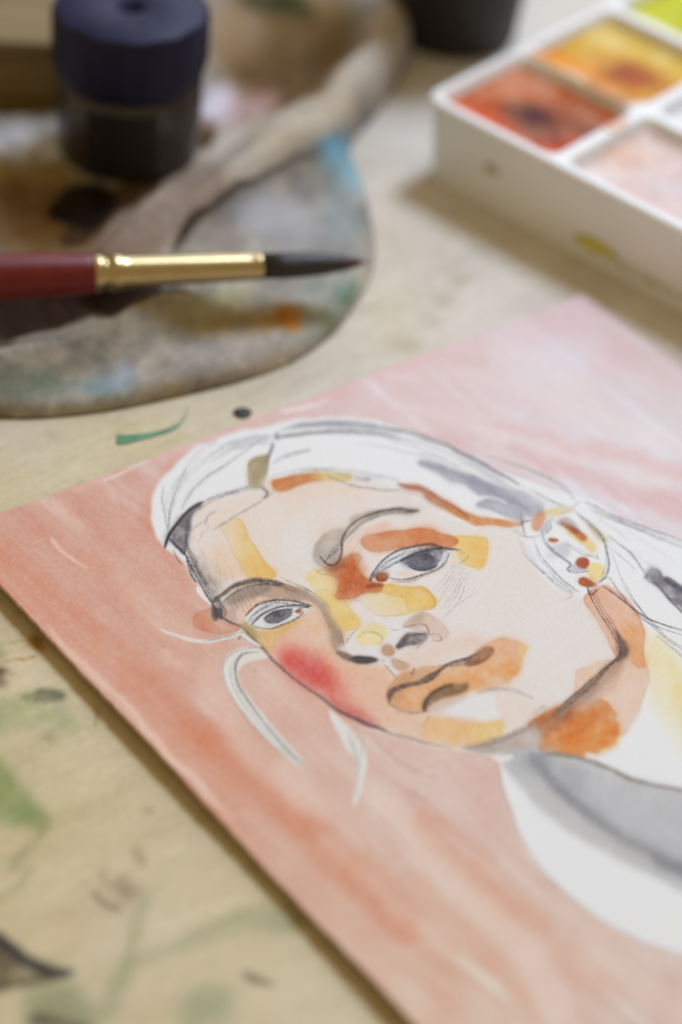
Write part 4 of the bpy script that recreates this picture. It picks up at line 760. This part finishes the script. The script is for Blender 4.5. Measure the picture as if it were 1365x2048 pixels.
    o = link('paint_rag', me, painted('stained_cotton', .85, .1, 700, .08, .00018, 1100))
    tag(o, 'crumpled paint stained rag bunched in folds under the brush and bottle', 'rag')
make_rag()

# ------------------------------------------------------------------ paint brush
def make_brush():
    tip = at(736, 524, .0172); butt = at(-330, 566, .0222)
    ax = Vector(butt - tip); L = ax.length
    root = empty('paint_brush', (0, 0, 0)); root.location = tip
    root.rotation_euler = ax.to_track_quat('Z', 'Y').to_euler()
    def zat(x):           # distance from the tip to image pixel column x along the shaft
        lo, hi = 0.0, L
        for _ in range(40):
            m = (lo + hi) / 2; p = np.array([tip + np.array(ax / L) * m])
            if image_px(p)[0][0] > x: lo = m
            else: hi = m
        return lo
    z1, z2, z3 = zat(525), zat(243), zat(184)
    k = .000142                                     # metres per image pixel at the brush
    bristle = lathe([(.00008, 0), (.0004, .0012), (9 * k, z1 * .11), (15 * k, z1 * .23), (20.5 * k, z1 * .42), (23.5 * k, z1 * .62), (24.2 * k, z1 * .8), (23 * k, z1 + .001)], 40)
    m, t, b = new_mat('dark_bristles')
    tc = t.nodes.new('ShaderNodeTexCoord'); sp = t.nodes.new('ShaderNodeSeparateXYZ'); t.links.new(tc.outputs['Object'], sp.inputs[0])
    r = t.nodes.new('ShaderNodeValToRGB'); mr = t.nodes.new('ShaderNodeMapRange'); mr.inputs['From Max'].default_value = z1
    t.links.new(sp.outputs['Z'], mr.inputs['Value']); t.links.new(mr.outputs['Result'], r.inputs['Fac'])
    r.color_ramp.elements[0].color = (.16, .018, .02, 1); r.color_ramp.elements[1].color = (.018, .012, .010, 1); r.color_ramp.elements[1].position = .26
    t.links.new(r.outputs['Color'], b.inputs['Base Color']); b.inputs['Roughness'].default_value = .45
    mp = t.nodes.new('ShaderNodeMapping'); mp.inputs['Scale'].default_value = (3000, 3000, 40); t.links.new(tc.outputs['Object'], mp.inputs[0])
    n = t.nodes.new('ShaderNodeTexNoise'); n.inputs['Scale'].default_value = 1; t.links.new(mp.outputs[0], n.inputs['Vector'])
    bp = t.nodes.new('ShaderNodeBump'); bp.inputs['Distance'].default_value = .0002; t.links.new(n.outputs['Fac'], bp.inputs['Height']); t.links.new(bp.outputs['Normal'], b.inputs['Normal'])
    link('bristles', from_bm('bristles', bristle), m, root)
    q = (z3 - z2)
    ferr = lathe([(22.5 * k, z1), (25 * k, z1 + .0003), (25.3 * k, z1 + .0012), (24.6 * k, z1 + .0016), (25 * k, z1 + .004), (29.5 * k, z2 - .002), (30 * k, z2 - .0004),
                  (33 * k, z2 + q * .06), (34.5 * k, z2 + q * .22), (33 * k, z2 + q * .38), (28.5 * k, z2 + q * .46), (28.5 * k, z2 + q * .58), (33.4 * k, z2 + q * .66), (34.4 * k, z2 + q * .80), (33.4 * k, z2 + q * .94), (33 * k, z3)], 64)
    fer = link('ferrule', from_bm('ferrule', ferr), simple('brass', (.52, .41, .22), .30, 1.0, .5, .06, 200), root)
    hand = lathe([(33 * k, z3 - .0005), (36 * k, z3), (37 * k, z3 + .002), (39 * k, z3 + .008), (41 * k, z3 + .018), (42 * k, z3 + .03), (40 * k, L * .85), (36 * k, L), (10 * k, L + .002)], 56)
    link('handle', from_bm('handle', hand), simple('red_lacquer', (.15, .007, .006), .45, 0, .4, .18, 250, .00003), root)
    tag(root, 'round paint brush with dark bristles, brass ferrule and red handle', 'brush')
make_brush()

# ------------------------------------------------------------------ bottle standing on the rag
def make_bottle():
    zb = .0050
    c = at(258, 292, zb); root = empty('paint_bottle', c)
    r = .0204
    body = lathe([(r * .9, 0), (r * .98, .0012), (r, .003), (r, .0225), (r * .94, .0245), (r * .8, .0255), (r * .8, .027)], 64)
    link('body', from_bm('body', body), simple('cloudy_plastic', (.055, .048, .045), .22, 0, .5, .25, 60, 0, Transmission_Weight=.55), root)
    bm = bmesh.new(); a0, a1 = math.radians(-118), math.radians(-62); rows = []
    for z in (.0005, .0205):
        rows.append([bm.verts.new(((r + .00025) * math.cos(a0 + (a1 - a0) * i / 16), (r + .00025) * math.sin(a0 + (a1 - a0) * i / 16), z + .001)) for i in range(17)])
    for i in range(16): bm.faces.new((rows[0][i], rows[0][i + 1], rows[1][i + 1], rows[1][i]))
    link('label', from_bm('label', bm), simple('black_label', (.014, .012, .012), .5, spec=.3), root)
    R = .0222
    cap = lathe([(R * .74, .0228), (R * .88, .0238), (R * .96, .0260), (R, .0290), (R, .0426), (R * .985, .0439), (R * .95, .0446), (R * .22, .0446), (R * .19, .0442), (R * .16, .0416), (R * .02, .0414)], 12)
    bmesh.ops.rotate(cap, verts=cap.verts, matrix=Matrix.Rotation(math.radians(10), 3, 'Z'))
    bmesh.ops.bevel(cap, geom=[e for e in cap.edges if abs((e.verts[0].co - e.verts[1].co).normalized().z) > .9], offset=.0016, segments=3, affect='EDGES')
    cp = link('cap', from_bm('cap', cap), simple('navy_plastic', (.011, .011, .050), .55, 0, .25, .2, 90), root)
    tag(root, 'short paint bottle with navy blue cap and black label', 'bottle')
make_bottle()

# ------------------------------------------------------------------ white well palette with mixed paint
def make_well_palette():
    H = .0260
    base = at(842, 345, 0); corner = at(849, 190, H)
    d1 = at(1365, 470, H) - corner; d2 = at(1200, 0, H) - corner
    e1 = d1 / np.linalg.norm(d1); e2p = d2 / np.linalg.norm(d2)
    a1 = math.atan2(e1[1], e1[0]); a2 = math.atan2(e2p[1], e2p[0]); off = ((a2 - a1) - math.pi / 2) / 2; a1 += off
    root = empty('well_palette', (corner[0], corner[1], 0), a1)
    ws, wt, gap, rimw = .0425, .0375, .0036, .0024            # well size along the front and towards the back
    NS, NT = 4, 4
    LS, LT = NS * ws + (NS - 1) * gap + 2 * rimw, NT * wt + (NT - 1) * gap + 2 * rimw
    def rrect(x0, y0, x1, y1, r, z, n=6):
        out = []
        for cx, cy, s in ((x1 - r, y1 - r, 0), (x0 + r, y1 - r, 1), (x0 + r, y0 + r, 2), (x1 - r, y0 + r, 3)):
            for i in range(n + 1):
                a = (s + i / n) * math.pi / 2; out.append((cx + r * math.cos(a), cy + r * math.sin(a), z))
        return out
    bm = bmesh.new()
    def loop(pts): return [bm.verts.new(p) for p in pts]
    def bridge(A, B):
        for i in range(len(A)): bm.faces.new((A[i], A[(i + 1) % len(A)], B[(i + 1) % len(B)], B[i]))
    # outer wall with a little draft and a rounded lip
    dr = .0016
    o0 = loop(rrect(dr, dr, LS - dr, LT - dr, .006, 0)); o1 = loop(rrect(.0003, .0003, LS - .0003, LT - .0003, .006, H - .0022)); o2 = loop(rrect(-.0005, -.0005, LS + .0005, LT + .0005, .0065, H - .0018))
    o3 = loop(rrect(-.0005, -.0005, LS + .0005, LT + .0005, .0065, H - .0006)); o4 = loop(rrect(.0001, .0001, LS - .0001, LT - .0001, .006, H))
    for a, b in ((o0, o1), (o1, o2), (o2, o3), (o3, o4)): bridge(a, b)
    bm.faces.new(o0[::-1])
    inner = []; spans = []
    for i in range(NS):
        for j in range(NT):
            x0 = rimw + i * (ws + gap); y0 = rimw + j * (wt + gap); spans.append((x0, y0, i, j))
            lo = loop(rrect(x0, y0, x0 + ws, y0 + wt, .0035, H)); inner.append(lo)
            m1 = loop(rrect(x0 + .0004, y0 + .0004, x0 + ws - .0004, y0 + wt - .0004, .0035, H - .0006))
            m2 = loop(rrect(x0 + .0016, y0 + .0016, x0 + ws - .0016, y0 + wt - .0016, .0035, H - .0030)); m3 = loop(rrect(x0 + .0034, y0 + .0034, x0 + ws - .0034, y0 + wt - .0034, .003, H - .0042))
            bridge(lo, m1); bridge(m1, m2); bridge(m2, m3); bm.faces.new(m3)
    edges = []
    for lp in [o4] + inner:
        for i in range(len(lp)): edges.append(bm.edges.get((lp[i], lp[(i + 1) % len(lp)])) or bm.edges.new((lp[i], lp[(i + 1) % len(lp)])))
    bmesh.ops.triangle_fill(bm, use_beauty=True, edges=edges)
    # drop any triangle that closed a well
    kill = []
    for f in bm.faces:
        c = f.calc_center_median()
        if abs(c.z - H) < 1e-5:
            for x0, y0, i, j in spans:
                if x0 + .0008 < c.x < x0 + ws - .0008 and y0 + .0008 < c.y < y0 + wt - .0008 and all(abs(v.co.z - H) < 1e-5 for v in f.verts): kill.append(f); break
    bmesh.ops.delete(bm, geom=kill, context='FACES_ONLY')
    link('tray', from_bm('tray', bm), simple('white_plastic', (.86, .86, .87), .4, 0, .5, .03, 40), root, smooth=False)
    # paint in the wells: colours run from thin to thick pools
    def paint_mat(name, stops, scale, rough=.35, seed=0.0):
        m, t, b = new_mat(name)
        tc = t.nodes.new('ShaderNodeTexCoord'); mp = t.nodes.new('ShaderNodeMapping'); mp.inputs['Location'].default_value = (seed, seed * .7, 0); t.links.new(tc.outputs['Object'], mp.inputs[0])
        n = t.nodes.new('ShaderNodeTexNoise'); n.inputs['Scale'].default_value = scale; n.inputs['Detail'].default_value = 4; t.links.new(mp.outputs[0], n.inputs['Vector'])
        r = t.nodes.new('ShaderNodeValToRGB'); t.links.new(n.outputs['Fac'], r.inputs['Fac'])
        while len(r.color_ramp.elements) < len(stops): r.color_ramp.elements.new(.5)
        for e, (p, c) in zip(r.color_ramp.elements, stops): e.position = p; e.color = tuple(lin(c)) + (1,)
        t.links.new(r.outputs['Color'], b.inputs['Base Color']); b.inputs['Roughness'].default_value = rough; return m
    def puddle(name, i, j, pts, col, lift, parent):
        """paint film over a well floor; colour per vertex out of spots"""
        x0, y0 = rimw + i * (ws + gap), rimw + j * (wt + gap)
        n = 34; us = np.linspace(0, 1, n); U, V = np.meshgrid(us, us)
        ins = .0021
        X = x0 + ins + U * (ws - 2 * ins); Y = y0 + ins + V * (wt - 2 * ins)
        edge = np.minimum(np.minimum(U, 1 - U), np.minimum(V, 1 - V)); Z = H - .0039 + .0016 * np.clip(1 - edge / .09, 0, 1) ** 2 + lift
        S = Sheet(0, 0, 100, 100, 1.0, 40 + i * 5 + j); S.c[:] = col
        for x, y, rx, ry, a, c, al, so in pts: S.spot(x, y, rx, ry, c, al, so, math.radians(a), 3)
        S.c += ((238 - S.c) * (.07 * S.noise(12) + .06 * S.noise(5) + .05 * S.noise(2))[..., None]).astype(np.float32)
        c = S.sample(U.ravel() * 100, V.ravel() * 100, 1.0)
        me = mesh_np(name, np.stack([X.ravel(), Y.ravel(), Z.ravel()], -1), grid_quads(n, n), c)
        return link(name, me, paint_film, parent)
    paint_film = painted('dried_paint_film', .55, .2, 260, .1, .0003, 300)
    DEF = [(50, 50, 30, 24, 0, (216, 196, 186), .5, 12)]
    P = {(0, 0): ((200, 130, 92), [(58, 40, 50, 40, 0, (182, 90, 44), .95, 12), (50, 10, 60, 14, 0, (208, 74, 14), .97, 7), (80, 22, 30, 24, 0, (200, 66, 10), .97, 7), (50, 44, 22, 20, 20, (72, 28, 12), .98, 7), (70, 34, 18, 16, 0, (104, 40, 14), .9, 8), (72, 74, 30, 20, 0, (160, 88, 52), .8, 10), (92, 60, 12, 12, 0, (110, 60, 44), .8, 6), (70, 56, 12, 10, 0, (120, 70, 46), .6, 6), (18, 60, 12, 24, 0, (214, 160, 130), .7, 8), (30, 90, 12, 8, 0, (190, 110, 80), .7, 6)]),
         (0, 1): ((212, 180, 84), [(60, 34, 50, 34, 0, (200, 140, 44), .95, 10), (16, 10, 26, 14, 0, (232, 150, 12), .97, 6), (50, 8, 30, 10, 0, (224, 150, 60), .9, 6), (62, 44, 24, 22, 0, (158, 92, 28), .95, 8), (84, 30, 20, 26, 0, (190, 128, 24), .9, 8), (20, 80, 26, 16, 0, (224, 206, 150), .8, 12)]),
         (0, 2): ((196, 192, 60), [(40, 50, 50, 40, 0, (188, 190, 24), .9, 14), (60, 60, 24, 20, 0, (110, 112, 24), .85, 10)]),
         (1, 0): ((220, 204, 200), [(20, 60, 24, 28, 0, (222, 184, 160), .8, 12), (60, 50, 34, 24, 0, (212, 196, 200), .7, 12), (78, 76, 8, 9, 0, (206, 130, 104), .8, 5), (60, 20, 20, 16, 0, (206, 170, 160), .6, 9), (30, 40, 8, 6, 0, (206, 150, 130), .5, 5)]),
         (1, 1): ((222, 224, 226), [(40, 20, 16, 10, 0, (222, 208, 196), .6, 8)]), (1, 2): ((214, 206, 170), DEF), (2, 0): ((214, 190, 180), DEF), (2, 1): ((170, 180, 196), DEF), (0, 3): ((150, 170, 110), DEF), (3, 0): ((180, 150, 150), DEF)}
    for (i, j), (col, pts) in P.items():
        puddle('dried_paint', i, j, pts, col, 0, root)
    # orange smear on the divider behind the first well
    def smear(name, x0, y0, x1, y1, z, col):
        bm = bmesh.new(); R = []
        for k, h in ((1, 0), (.8, .0002), (.4, .0003)):
            R.append([bm.verts.new(((x0 + x1) / 2 + (x1 - x0) / 2 * k * math.cos(a) * (1 + .14 * math.sin(3 * a + x0 * 900)), (y0 + y1) / 2 + (y1 - y0) / 2 * k * math.sin(a), z + h)) for a in np.linspace(0, 2 * math.pi, 20, endpoint=False)])
        for a, b in zip(R, R[1:]):
            for i in range(20): bm.faces.new((a[i], a[(i + 1) % 20], b[(i + 1) % 20], b[i]))
        bm.faces.new(R[-1]); link(name, from_bm(name, bm), simple(name + '_stain', tuple(lin(col)), .45, var=.2, scale=300), root)
    y = rimw + wt
    smear('paint_stain', .006, y - .0003, .036, y + gap + .0003, H + .0001, (222, 180, 132)); smear('paint_stain', .020, y - .0004, .0440, y + gap + .0004, H + .00015, (212, 140, 66)); smear('paint_stain', .0035, y + .0006, .019, y + gap + .0006, H + .0002, (240, 156, 20)); x = rimw + ws
    smear('paint_stain', x - .0002, .024, x + gap + .0002, .034, H + .0001, (232, 190, 170))
    # splashes of paint on the outer front face
    def splash(x, zc, rx, rz, col):
        bm = bmesh.new(); yy = dr * (1 - zc / H) - .0001; sl = -dr / H
        c = bm.verts.new((x, yy - .00025, zc)); ring = [bm.verts.new((x + rx * math.cos(a) * (1 + .2 * math.sin(2 * a + 1)), yy + sl * rz * math.sin(a) - .00005, zc + rz * math.sin(a))) for a in np.linspace(0, 2 * math.pi, 18, endpoint=False)]
        for i in range(18): bm.faces.new((c, ring[i], ring[(i + 1) % 18]))
        link('paint_splash', from_bm('splash', bm), simple('splash_stain', tuple(lin(col)), .5, var=.15, scale=300), root)
    splash(.0640, .0066, .0068, .0026, (206, 198, 92)); splash(.026, .0135, .0026, .0022, (206, 194, 170)); splash(.078, .0050, .016, .0016, (222, 216, 200))
    tag(root, 'white plastic palette with square wells of orange and yellow paint', 'paint palette')
make_well_palette()

# ------------------------------------------------------------------ things at the back
def make_cup():
    c = at(908, 62, 0); root = empty('dark_cup', c)
    w = lathe([(.0165, 0), (.0185, .0006), (.0195, .002), (.0255, .060), (.0262, .0612), (.0250, .0612), (.0185, .004), (.001, .0035)], 56)
    link('wall', from_bm('wall', w), simple('charcoal_glaze', (.022, .018, .018), .5, 0, .35, .2, 80), root)
    tag(root, 'dark charcoal cup standing on the table behind the rag', 'cup')
make_cup()
def make_box():
    f = at(0, 236, 0); root = empty('wooden_box', (f[0] - .03, f[1] + .035, 0), math.radians(4))
    m, t, b = new_mat('brown_wood')
    tc = t.nodes.new('ShaderNodeTexCoord'); mp = t.nodes.new('ShaderNodeMapping'); mp.inputs['Scale'].default_value = (12, 220, 220); t.links.new(tc.outputs['Object'], mp.inputs[0])
    n = t.nodes.new('ShaderNodeTexNoise'); n.inputs['Scale'].default_value = 1.0; n.inputs['Detail'].default_value = 6; t.links.new(mp.outputs[0], n.inputs['Vector'])
    r = t.nodes.new('ShaderNodeValToRGB'); t.links.new(n.outputs['Fac'], r.inputs['Fac']); r.color_ramp.elements[0].position = .3; r.color_ramp.elements[1].position = .75
    r.color_ramp.elements[0].color = (.15, .095, .026, 1); r.color_ramp.elements[1].color = (.30, .215, .075, 1)
    t.links.new(r.outputs['Color'], b.inputs['Base Color']); b.inputs['Roughness'].default_value = .55
    def board(name, x0, y0, z0, x1, y1, z1, parent=root):
        g = bmesh.new(); bmesh.ops.create_cube(g, size=1); bmesh.ops.scale(g, vec=(x1 - x0, y1 - y0, z1 - z0), verts=g.verts); bmesh.ops.translate(g, vec=((x0 + x1) / 2, (y0 + y1) / 2, (z0 + z1) / 2), verts=g.verts)
        bmesh.ops.bevel(g, geom=g.edges[:], offset=.0008, segments=2, affect='EDGES')
        return link(name, from_bm(name, g), m, parent, smooth=False)
    board('front_panel', -.09, -.035, 0, .05, -.030, .0205); board('back_panel', -.09, .046, 0, .05, .051, .0205)
    board('side_panel', -.09, -.0298, 0, -.085, .0458, .0205); board('side_panel', .045, -.0298, 0, .05, .0458, .0205)
    board('lid', -.092, -.037, .0207, .052, .053, .0247)
    tag(root, 'low brown wooden box with a flat lid behind the bottle', 'box')
make_box()
